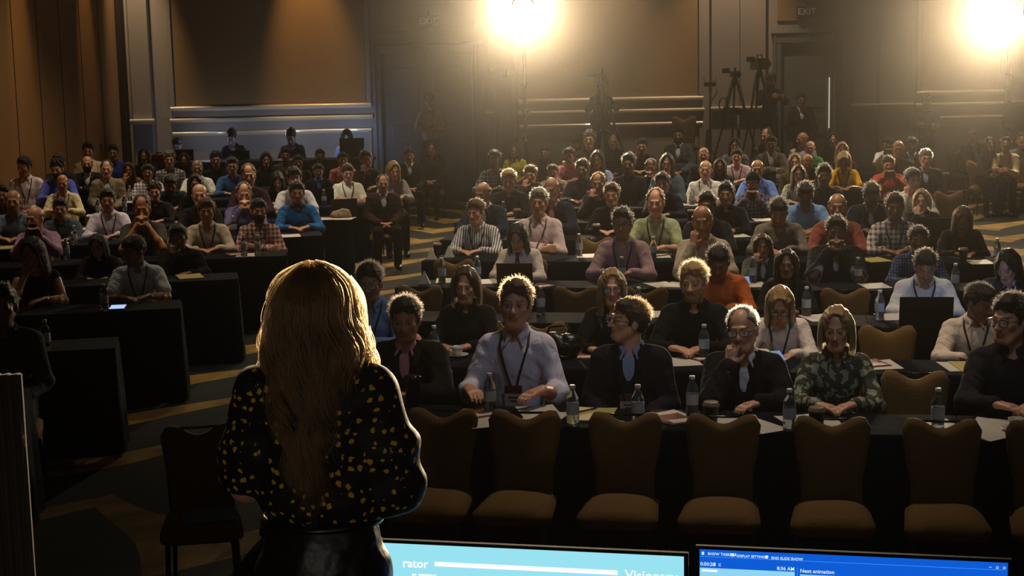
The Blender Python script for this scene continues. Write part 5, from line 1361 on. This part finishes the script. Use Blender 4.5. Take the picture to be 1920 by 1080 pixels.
for i in range(n):
    a = 2*math.pi*i/n; r = 1+.07*(i % 2); per.append((hx*r*math.copysign(abs(math.cos(a))**.6, math.cos(a)), hy_*r*math.copysign(abs(math.sin(a))**.6, math.sin(a))))
V = [(x, y, z) for z in (.01, top_z-.03) for x, y in per]+[(x*.9, y*.9, top_z) for x, y in per]; b.add(V, [(j*n+i, j*n+(i+1) % n, (j+1)*n+(i+1) % n, (j+1)*n+i) for j in (0, 1) for i in range(n)]+[tuple(2*n+i for i in range(n))])
link('drape', b.mesh('drape', True), MATS['black_drape'], t)
b = MB(); b.tube([(0, 0, top_z), (0, 0, top_z+.12)], .03, 8); b.box((-.24, -.05, top_z+.10), (.24, .05, top_z+.14)); link('crossbar', b.mesh('crossbar'), MATS['stand_steel'], t)
def tripod(px, pyt, D, floor, lb, spread=.42, cam_kind='big', yaw=0):
    P = at_depth(px, pyt, D); z = P.z-floor; t = thing('camera_tripod', lb, 'tripod', (P.x, D, floor), R(yaw), 'camera tripods on the riser')
    hz = z-.18
    for a in (200, 340, 90):
        c, s_ = math.cos(R(a)), math.sin(R(a)); b = MB(); b.tube([(c*.04, s_*.04, hz), (c*spread*.5, s_*spread*.5, hz*.5), (c*spread, s_*spread, .012)], [.022, .018, .012], 6); b.tube([(c*.09, s_*.09, hz), (c*spread*.52, s_*spread*.52, hz*.48)], .009, 6); link('leg', b.mesh('leg', True), BLACKP, t)
    b = MB(); b.lathe([(.05, hz-.04), (.07, hz), (.06, hz+.05), (.045, hz+.06), (.05, hz+.10)], 12); b.tube([(.03, 0, hz+.06), (.12, .22, hz-.12)], .009, 6); link('fluid_head', b.mesh('fluid_head', True), BLACKP, t)
    for a in (200, 340, 90): c, s_ = math.cos(R(a)), math.sin(R(a)); b = MB(); b.tube([(0, 0, hz*.55), (c*spread*.48, s_*spread*.48, hz*.52)], .006, 5); link('spreader_arm', b.mesh('spreader_arm', True), BLACKP, t)
    if cam_kind:
        k = thing('video_camera', {'big': 'large black broadcast camera', 'mid': 'compact black video camera', 'box': 'small black receiver box with two aerials'}[cam_kind]+' on the '+lb, 'camera', (P.x, D, floor+hz+.10), R(yaw), 'cameras on the riser')
        b = MB(); sx_, sy_, sz_ = {'big': (.10, .24, .20), 'mid': (.08, .14, .10), 'box': (.11, .05, .09)}[cam_kind]
        b.box((-sx_, -sy_, 0), (sx_, sy_, sz_)); link('camera_body', b.mesh('camera_body', bevel=.012), BLACKP, k)
        if cam_kind != 'box':
            b = MB(); b.lathe([(.05, 0), (.05, .10), (.065, .11), (.065, .20)], 14); link('lens_barrel', b.mesh('lens_barrel', True), BLACKP, k, mtx=Matrix.Translation((0, -sy_, sz_*.5)) @ Matrix.Rotation(R(90), 4, 'X'))
            b = MB(); b.lathe([(.055, .2005), (.0, .2006)], 14); link('front_glass', b.mesh('front_glass'), mat('front_glass', '0a0c14', .05, spec=1), k, mtx=Matrix.Translation((0, -sy_, sz_*.5)) @ Matrix.Rotation(R(90), 4, 'X'))
            b = MB(); b.tube([(0, -sy_*.6, sz_), (0, -sy_*.6, sz_+.06), (0, sy_*.5, sz_+.06), (0, sy_*.5, sz_)], .012, 6); link('top_handle', b.mesh('top_handle', True), BLACKP, k)
            b = MB(); b.box((-sx_-.16, -.08, sz_*.7), (-sx_-.02, -.05, sz_*.7+.09)); b.tube([(-sx_-.03, -.05, sz_*.9), (-sx_+.02, 0, sz_*.9)], .008, 5); link('flip_screen', b.mesh('flip_screen'), BLACKP, k)
        else:
            for q in (-1, 1): b = MB(); b.tube([(q*.09, 0, sz_), (q*.115, 0, sz_+.12)], .005, 5); link('aerial', b.mesh('aerial', True), BLACKP, k)
tripod(1128, 150, 28.05, .48, 'tripod in front of the left camera operator', .55, 'big', 4)
tripod(1378, 136, 28.1, .48, 'middle tripod before the pale pillar', .52, 'mid', 0)
tripod(1424, 122, 27.9, .48, 'tripod of the right camera operator', .5, 'big', 10)
P = at_depth(1331, 162, 28.2); t = thing('light_stand', 'thin stand with a small receiver left of the middle tripod', 'stand', (P.x, 28.2, .48))
b = MB(); z = P.z-.48; b.tube([(0, 0, .05), (0, 0, z)], .016, 8); b.tube([(0, 0, z-.30), (.13, 0, z-.12), (.12, 0, z-.05)], .008, 6); link('pole', b.mesh('pole', True), BLACKP, t)
for a in (30, 150, 270): b = MB(); c, s_ = math.cos(R(a)), math.sin(R(a)); b.tube([(0, 0, .5), (c*.32, s_*.32, .012)], .010, 5); link('leg', b.mesh('leg', True), BLACKP, t)
k = thing('receiver_box', 'small black receiver with two aerials on the thin stand', 'receiver', (P.x, 28.2, P.z)); b = MB(); b.box((-.11, -.04, 0), (.11, .04, .075)); link('receiver_body', b.mesh('receiver_body', bevel=.008), BLACKP, k)
for q in (-1, 1): b = MB(); b.tube([(q*.09, 0, .07), (q*.115, 0, .17)], .005, 5); link('aerial', b.mesh('aerial', True), BLACKP, k)
P = at_depth(1376, 209, 28.05); F = Field(axis(-.26, .26, .014), axis(-.14, .14, .014), axis(-.14, .14, .014)); F.ell((0, 0, 0), (.22, .09, .07)); F.ell((-.12, 0, .05), (.06, .06, .07)); F.folds(.006); me, _ = F.mesh('sling_bag')
o = tag(link('sandbag', me, MATS['black_drape']), 'black sling bag hanging between the legs of the middle tripod', 'bag'); o.location = P
b = MB(); b.tube([(-.2, 0, .04), (-.06, .0, .42)], .006, 5); b.tube([(.2, 0, .04), (.06, 0, .42)], .006, 5); link('strap', b.mesh('strap', True), MATS['black_drape'], o)
P = at_depth(1356, 196, 28.0); b = MB()
for i in range(4): b.tube([(.075*math.cos(a), .02*i-.03, .12*math.sin(a)) for a in [R(j*30) for j in range(13)]], .010, 6, False)
o = tag(link('coiled_cable', b.mesh('coiled_cable', True), BLACKP), 'coiled black cable hung on the middle tripod', 'cable'); o.location = P

# ------------------------------------------------------------------ the speaker, seen from behind on the stage
def speaker():
    D = 4.0; s = skel('SP', 8, 0); P = at_depth(592, 580, D); rz = R(180-4); sc = (P.z-STAGE)/s['z']
    root = thing('person', 'speaker seen from behind, long wavy fair hair, black blouse with yellow flowers', 'person', (P.x, D-.02, STAGE), rz); root.scale = (sc,)*3
    tp = s['tp']; N = s['N']
    me = body_mesh('speaker_body', 'SP', 8, 0, .0045, .008, 1, 0, .005); o = link('body', me, skin_mat(), root, SKIN['L']+(1,)); o['hair_colour'] = list(HAIR['n']); o['beard'] = 0.
    # blouse: loose bodice, full elbow-length sleeves
    r = .007; F = Field(axis(-.42, .42, r), axis(-.26, .26, r), axis(.96, 1.56, r))
    F.ell(tp(0, .012, .72), (.168, .122, .20), k=.04); F.ell(tp(0, .005, .87), (.165, .112, .14), k=.05); F.cone(tp(-.135, .015, .945), tp(.135, .015, .945), .062, k=.05)
    F.ell((0, .0, 1.085), (.172, .128, .050), k=.05)
    for q in (-1, 1): F.cone(tp(q*.12, .015, .955), N+A3(q*.04, .012, .03), .05, .035, k=.03)
    for sh, e, w_, d, n, c, sg in s['arms']:
        F.cone(sh, sh+(e-sh)*.55, .064, .070, k=.05); F.cone(sh+(e-sh)*.55, e+A3(sg*.0, .0, .010 if sg < 0 else .045), .072, .074, k=.04)
        if sg < 0: F.cone(e+A3(0, 0, .0), e+(w_-e)*.16, .066, .052, k=.03)
    F.folds(.006, .75, seed=3); F.ell(s['arms'][0][1]+A3(.01, -.02, -.055), (.10, .12, .062), k=.01, mode='s'); F.ell(N+A3(0, -.012, .10), (.060, .070, .072), k=.01, mode='s')
    F.cut((0, 0, -1), -1.045, box=((-.19, -9, 0), (.19, 9, 1.2)))
    me, _ = F.mesh('blouse')
    m, N_, L_, b_ = nt('flower_print'); tc = N_.new('ShaderNodeTexCoord')
    def node(t, **k):
        x = N_.new(t)
        for a, v in k.items(): setattr(x, a, v)
        return x
    def math_(op, a, b=None):
        x = node('ShaderNodeMath', operation=op)
        for i, v in enumerate((a, b)):
            if v is None: continue
            if hasattr(v, 'is_output'): L_.new(v, x.inputs[i])
            else: x.inputs[i].default_value = v
        return x.outputs[0]
    no = node('ShaderNodeTexNoise'); no.inputs['Scale'].default_value = 14; L_.new(tc.outputs['Object'], no.inputs['Vector'])
    ad = node('ShaderNodeVectorMath', operation='SCALE'); L_.new(no.outputs['Color'], ad.inputs[0]); ad.inputs['Scale'].default_value = .012
    a2 = node('ShaderNodeVectorMath', operation='ADD'); L_.new(tc.outputs['Object'], a2.inputs[0]); L_.new(ad.outputs[0], a2.inputs[1])
    vo = node('ShaderNodeTexVoronoi'); vo.inputs['Scale'].default_value = 38; vo.inputs['Randomness'].default_value = .75; L_.new(a2.outputs[0], vo.inputs['Vector'])
    v2 = node('ShaderNodeTexNoise'); v2.inputs['Scale'].default_value = 110; L_.new(tc.outputs['Object'], v2.inputs['Vector'])
    sepc = node('ShaderNodeSeparateColor'); L_.new(vo.outputs['Color'], sepc.inputs[0])
    rad = math_('ADD', math_('MULTIPLY', sepc.outputs[0], .10), .21); rad = math_('ADD', rad, math_('MULTIPLY', math_('SUBTRACT', v2.outputs['Fac'], .5), .5))
    f = math_('LESS_THAN', vo.outputs['Distance'], rad)
    mx = node('ShaderNodeMix', data_type='RGBA'); L_.new(f, mx.inputs['Factor']); mx.inputs['A'].default_value = (.008, .008, .010, 1); mx.inputs['B'].default_value = lin('e8b424')
    L_.new(mx.outputs['Result'], b_.inputs['Base Color']); b_.inputs['Roughness'].default_value = .6; b_.inputs['Sheen Weight'].default_value = .0; b_.inputs['Specular IOR Level'].default_value = .2
    link('blouse', me, m, root)
    r = .010; F = Field(axis(-.25, .25, r), axis(-.24, .24, r), axis(-.02, 1.10, r))
    F.ell((0, .01, 1.0), (.150, .118, .13), k=.04); F.ell((0, .035, .90), (.172, .120, .13), k=.05)
    for q in (-1, 1): F.cone((q*.088, .01, .88), (q*.095, -.01, .50), .090, .064, k=.04); F.cone((q*.095, -.01, .50), (q*.10, .01, .10), .062, .046, k=.02)
    F.folds(.003); F.cut((0, 0, 1), 1.075); me, _ = F.mesh('trousers'); link('trousers', me, mat('black_leather', '0b0b0d', .42, bump=(14, .5, .02)), root)
    b = MB(); b.tube([(math.sin(a)*.158, .01-math.cos(a)*.125, 1.045) for a in [R(i*15) for i in range(25)]], .014, 6, False, .4); link('belt', b.mesh('belt', True), mat('belt_leather', '08080a', .3), root)
    for q in (-1, 1): link('shoe', shoe_mesh('SP'), MATS['shoe_leather'], root, mtx=Matrix.Translation((q*.10, 0, 0)))
    # hair: a dark under-volume and thousands of wavy strands
    HC = s['HC']
    def prof(z):
        zs = [-.56, -.50, -.42, -.34, -.27, -.20, -.14, -.08, -.02, .04, .08, .105, .125, .135]
        rx = [.045, .060, .080, .096, .108, .128, .134, .126, .117, .108, .092, .068, .034, .0]
        ry = [.150, .152, .150, .145, .140, .132, .124, .124, .126, .120, .100, .075, .040, .0]
        return np.interp(z, zs, rx), np.interp(z, zs, ry)
    F = Field(axis(-.2, .2, .007), axis(-.14, .24, .007), axis(HC[2]-.56, HC[2]+.17, .007))
    F.ell(HC+A3(0, .022, .030), (.080, .093, .088), k=.01); F.ell(HC+A3(0, .055, -.08), (.088, .055, .12), k=.04); F.ell(HC+A3(0, .095, -.22), (.100, .045, .14), k=.04); F.ell(HC+A3(0, .115, -.36), (.085, .030, .12), k=.04)
    for q in (-1, 1): F.cone(HC+A3(q*.072, .02, .0), HC+A3(q*.088, .02, -.16), .020, .022, k=.03)
    F.ell(HC+A3(0, -.13, -.02), (.062, .085, .11), k=.02, mode='s'); F.folds(.004, 1.3)
    me, _ = F.mesh('hair_under'); link('hair', me, hair_mat(), root, (.030, .016, .009, 1))
    ns, npt = 9500, 26; rs = np.random.RandomState(11); CP = rs.uniform(0, 6.28, 60); CF = rs.uniform(.55, 1.15, 60); P_ = np.zeros((ns, npt, 3))
    for i in range(ns):
        th = rs.uniform(-2.35, 2.35); z0 = .128*math.sqrt(rs.rand())+.004 if rs.rand() < .8 else rs.uniform(-.06, .06)
        side = abs(th)/2.35; ze = -.45+.16*side**2+rs.normal()*.035
        if th > 1.0: ze -= .10                                      # local +x is the picture's left; keep locks over both shoulders
        if th < -1.2: ze -= .16
        cl = int((th+2.35)/.13+rs.normal()*.4); ph = CP[cl % 60]+rs.normal()*.3; lay = rs.uniform(.84, 1.06); fr = CF[cl % 60]*rs.uniform(.96, 1.04)
        fly = rs.rand() < .06
        for j in range(npt):
            t = j/(npt-1); z = z0+(ze-z0)*t**1.0; rx, ry = prof(z); wv = min(1, max(0, (z0-z)/.16)); a = .009*wv+.014*max(0, -z-.08)
            thz = th+.07*wv*math.sin(z*34*fr+ph); fl = (1.10+.08*math.sin(ph)) if fly else 1
            x = math.sin(thz)*rx*lay*fl+a*math.sin(z*38*fr+ph+1.3); y = math.cos(thz)*ry*lay*fl+a*.8*math.cos(z*36*fr+ph)
            if z < -.16 and y < -.02: y = y*.8-.02
            P_[i, j] = (x, y+.012, z)
    P_ += HC
    cu = bpy.data.hair_curves.new('hair_strands'); cu.add_curves([npt]*ns); cu.points.foreach_set('position', P_.reshape(-1).astype(np.float32))
    ra = cu.attributes.get('radius') or cu.attributes.new('radius', 'FLOAT', 'POINT'); t = np.linspace(0, 1, npt); ra.data.foreach_set('value', np.tile(.00065*(1-.6*t**3), ns).astype(np.float32))
    hm = bpy.data.materials.new('hair_fibres'); hm.use_nodes = True; n_ = hm.node_tree.nodes; n_.clear(); out = n_.new('ShaderNodeOutputMaterial'); hp_ = n_.new('ShaderNodeBsdfHairPrincipled')
    hp_.parametrization = 'COLOR'; hp_.inputs['Color'].default_value = (.15, .062, .02, 1); hp_.inputs['Roughness'].default_value = .32; hp_.inputs['Radial Roughness'].default_value = .4
    if 'Random Roughness' in hp_.inputs: hp_.inputs['Random Roughness'].default_value = .2
    hm.node_tree.links.new(hp_.outputs[0], out.inputs[0]); cu.materials.append(hm)
    ho = bpy.data.objects.new('hair_strands', cu); COL.objects.link(ho); ho.parent = root
speaker()

# ------------------------------------------------------------------ confidence monitors at the foot of the stage
def screen_fn(pc, D, yaw):
    """a monitor standing upright at depth D under the pixel pc (middle of its top edge); returns its frame and a pixel -> screen (x, z) map"""
    c = at_depth(pc[0], pc[1], D); ph = R(yaw); ax_ = Vector((math.cos(ph), math.sin(ph), 0)); n = Vector((math.sin(ph), -math.cos(ph), 0))
    def px2(px, py):
        tx, tz = ray(px, py); d = Vector((tx, 1, tz)); t = (c-Vector((0, 0, H))).dot(n)/d.dot(n); q = Vector((0, 0, H))+d*t-c; return q.dot(ax_), q.z
    return c, ph, px2
BEZEL = mat('monitor_bezel', '040405', .8, spec=.1)
def big_monitor(pcx, pcy, D, yaw, corner_px, lb, kind):
    c, ph, px2 = screen_fn((pcx, pcy), D, yaw); x1, z1 = px2(*corner_px); W = x1; hh = W*2*9/16
    t = thing('floor_monitor', lb, 'monitor', (c.x, c.y, 0), ph, 'monitors at the foot of the stage'); zt = c.z
    b = MB(); b.box((-W-.014, .004, zt-hh-.03), (W+.014, .028, zt+.010)); link('bezel', b.mesh('bezel', bevel=.004), BEZEL, t)
    b = MB(); b.box((-W, -.0, zt-hh), (W, .004, zt)); base = link('screen', b.mesh('screen'), mat('slide_blue' if kind == 0 else 'app_blue', '081020', .2, emit='98e2f8' if kind == 0 else '0a5cd6', estr=1.0), t)
    b = MB()
    for q in (-1, 1): b.tube([(q*.25, .03, .02), (q*.25, .03, zt-hh)], .02, 8); b.box((q*.25-.03, -.20, .0), (q*.25+.03, .30, .02))
    link('stand', b.mesh('stand'), BEZEL, t)
    def rect(nm, p0, p1, m_):
        (a, z0), (b_, z1_) = px2(*p0), px2(*p1); b = MB(); b.box((min(a, b_), -.0016, min(z0, z1_)+zt), (max(a, b_), -.0002, max(z0, z1_)+zt)); return link(nm, b.mesh(nm), m_, base)
    def text(s_, p, h, m_, anchor='LEFT'):
        x, z = px2(*p); sz = h/2900*D; cc = bpy.data.curves.new('lettering', 'FONT'); cc.body = s_; cc.size = sz; cc.extrude = .0006; cc.align_x = anchor; cc.align_y = 'CENTER'; cc.resolution_u = 2; cc.offset = sz*.012
        o = bpy.data.objects.new('l', cc); COL.objects.link(o); me = bpy.data.meshes.new_from_object(o.evaluated_get(bpy.context.evaluated_depsgraph_get())); bpy.data.objects.remove(o)
        link('lettering', me, m_, base, mtx=Matrix.Translation((x, -.0022, zt+z)) @ Matrix.Rotation(R(90), 4, 'X'))
    Wm = mat('screen_white', 'ffffff', .3, emit='f4fdff', estr=1.15)
    if kind == 0:
        rect('progress_bar', (815, 1052), (1158, 1080-0), Wm) if False else None
        x0, z0 = px2(815, 1057); x1_, z1_ = px2(1158, 1074); zc = (z0+z1_)/2
        b = MB(); b.box((x0, -.0016, zt+zc-.0075), (x1_, -.0002, zt+zc+.0075)); link('progress_bar', b.mesh('progress_bar'), Wm, base)
        text('rator', (803, 1058), 25, Wm, 'RIGHT'); text('Visionary', (1172, 1078), 27, Wm); text('r', (772, 1079), 25, Wm)
        xa_, za = px2(785, 1079); b = MB(); b.box((xa_, -.0016, zt+za-.005), (xa_+.06, -.0002, zt+za+.005)); link('progress_bar', b.mesh('progress_bar'), Wm, base)
    else:
        Tm = mat('screen_text', 'ffffff', .3, emit='cfe6ff', estr=1.0); Lm = mat('slide_preview', '80c0e0', .3, emit='8fd4f0', estr=1.0)
        for s_, px, py in (('SHOW TASKBAR', 1327, 1038), ('DISPLAY SETTINGS', 1382, 1042), ('END SLIDE SHOW', 1446, 1046)): text(s_, (px, py), 7.6 if px != 1382 else 6.8, Tm)
        for px, py in ((1318, 1037), (1374, 1040), (1438, 1044)):
            x, z = px2(px, py); b = MB(); b.tube([(x, -.0012, zt+z-.0045), (x, -.0012, zt+z+.0045)], .0045, 6); link('tool_icon', b.mesh('tool_icon'), Tm, base)
        text('0:50:20', (1313, 1057), 10, Tm); text('II', (1338, 1058), 9, Tm); text('8:36 AM', (1490, 1067), 10, Tm, 'RIGHT'); text('Next animation', (1500, 1070), 10.5, Tm)
        x, z = px2(1350, 1059); b = MB(); b.tube([(x+.004*math.cos(a), -.0012, zt+z+.004*math.sin(a)) for a in [R(40+i*28) for i in range(11)]], .0009, 5); link('restart_icon', b.mesh('restart_icon'), Tm, base)
        xl, zl = px2(1314, 1043); xr_, _ = px2(1880, 1062); b = MB(); b.box((xl, -.0012, zt+zl-.0006), (xr_, -.0002, zt+zl+.0006)); link('divider', b.mesh('divider'), mat('screen_line', '3a80e0', .3, emit='4a90f0', estr=1), base)
        xd, zd = px2(1495, 1068); b = MB(); b.box((xd-.0006, -.0012, zt-hh+.02), (xd+.0006, -.0002, zt+zd+.006)); link('divider', b.mesh('divider'), MATS['screen_line'], base)
        xp, zp = px2(1312, 1064); xq, _ = px2(1490, 1072); b = MB(); b.box((xp, -.0014, zt+zp-.17), (xq, -.0002, zt+zp)); link('slide_preview', b.mesh('slide_preview'), Lm, base)
        xp, zp2 = px2(1500, 1077); xq, _ = px2(1700, 1085); b = MB(); b.box((xp, -.0014, zt+zp2-.10), (xq, -.0002, zt+zp2)); link('slide_preview', b.mesh('slide_preview'), Lm, base)
        b = MB(); b.box((px2(1316, 1072)[0], -.0020, zt+zp-.012), (px2(1345, 1072)[0], -.0015, zt+zp-.006)); link('preview_bar', b.mesh('preview_bar'), Wm, base)
        for k, px in enumerate((1857, 1870, 1883)):
            x, z = px2(px, 1063.5+k*.7); b = MB()
            if k == 0: b.box((x-.004, -.0012, zt+z-.0005), (x+.004, -.0002, zt+z+.0008))
            else:
                for q in (-1, 1): b.box((x-.0035, -.0012, zt+z+q*.003-.0006), (x+.0035, -.0002, zt+z+q*.003+.0006)); b.box((x+q*.003-.0006, -.0012, zt+z-.0035), (x+q*.003+.0006, -.0002, zt+z+.0035))
            link('window_button', b.mesh('window_button'), Tm, base)
big_monitor(992, 1031, 4.85, -12, (1282, 1034), 'large monitor showing a pale blue slide, facing the speaker', 0)
big_monitor(1595, 1043, 4.80, -12, (1890, 1060), 'monitor with a blue presenter screen, nearer the right edge', 1)
# dark side drape at the left end of the stage
t = thing('side_drape', 'dim brown drape at the left edge beside the stage', 'curtain', (0, 0, 0)); b = MB(); V = []; n = 40; x0 = at_depth(-60, 900, 3.0).x; x1 = at_depth(48, 900, 3.0).x; z0, z1 = STAGE, 2.05
for z in (z0, z1):
    for y_ in (0, .03):
        for i in range(n+1): x = x0+(x1-x0)*i/n; V.append((x, 3.0+y_+.006*math.sin(i*.9), z))
q = n+1; Fc = []
for i in range(n): Fc += [(i, i+1, 2*q+i+1, 2*q+i), (q+i, 3*q+i, 3*q+i+1, q+i+1), (2*q+i, 2*q+i+1, 3*q+i+1, 3*q+i), (i, q+i, q+i+1, i+1)]
Fc += [(0, 2*q, 3*q, q), (n, q+n, 3*q+n, 2*q+n)]; b.add(V, Fc); link('drape', b.mesh('drape', True), mat('brown_drape', '3a3026', .9), t)
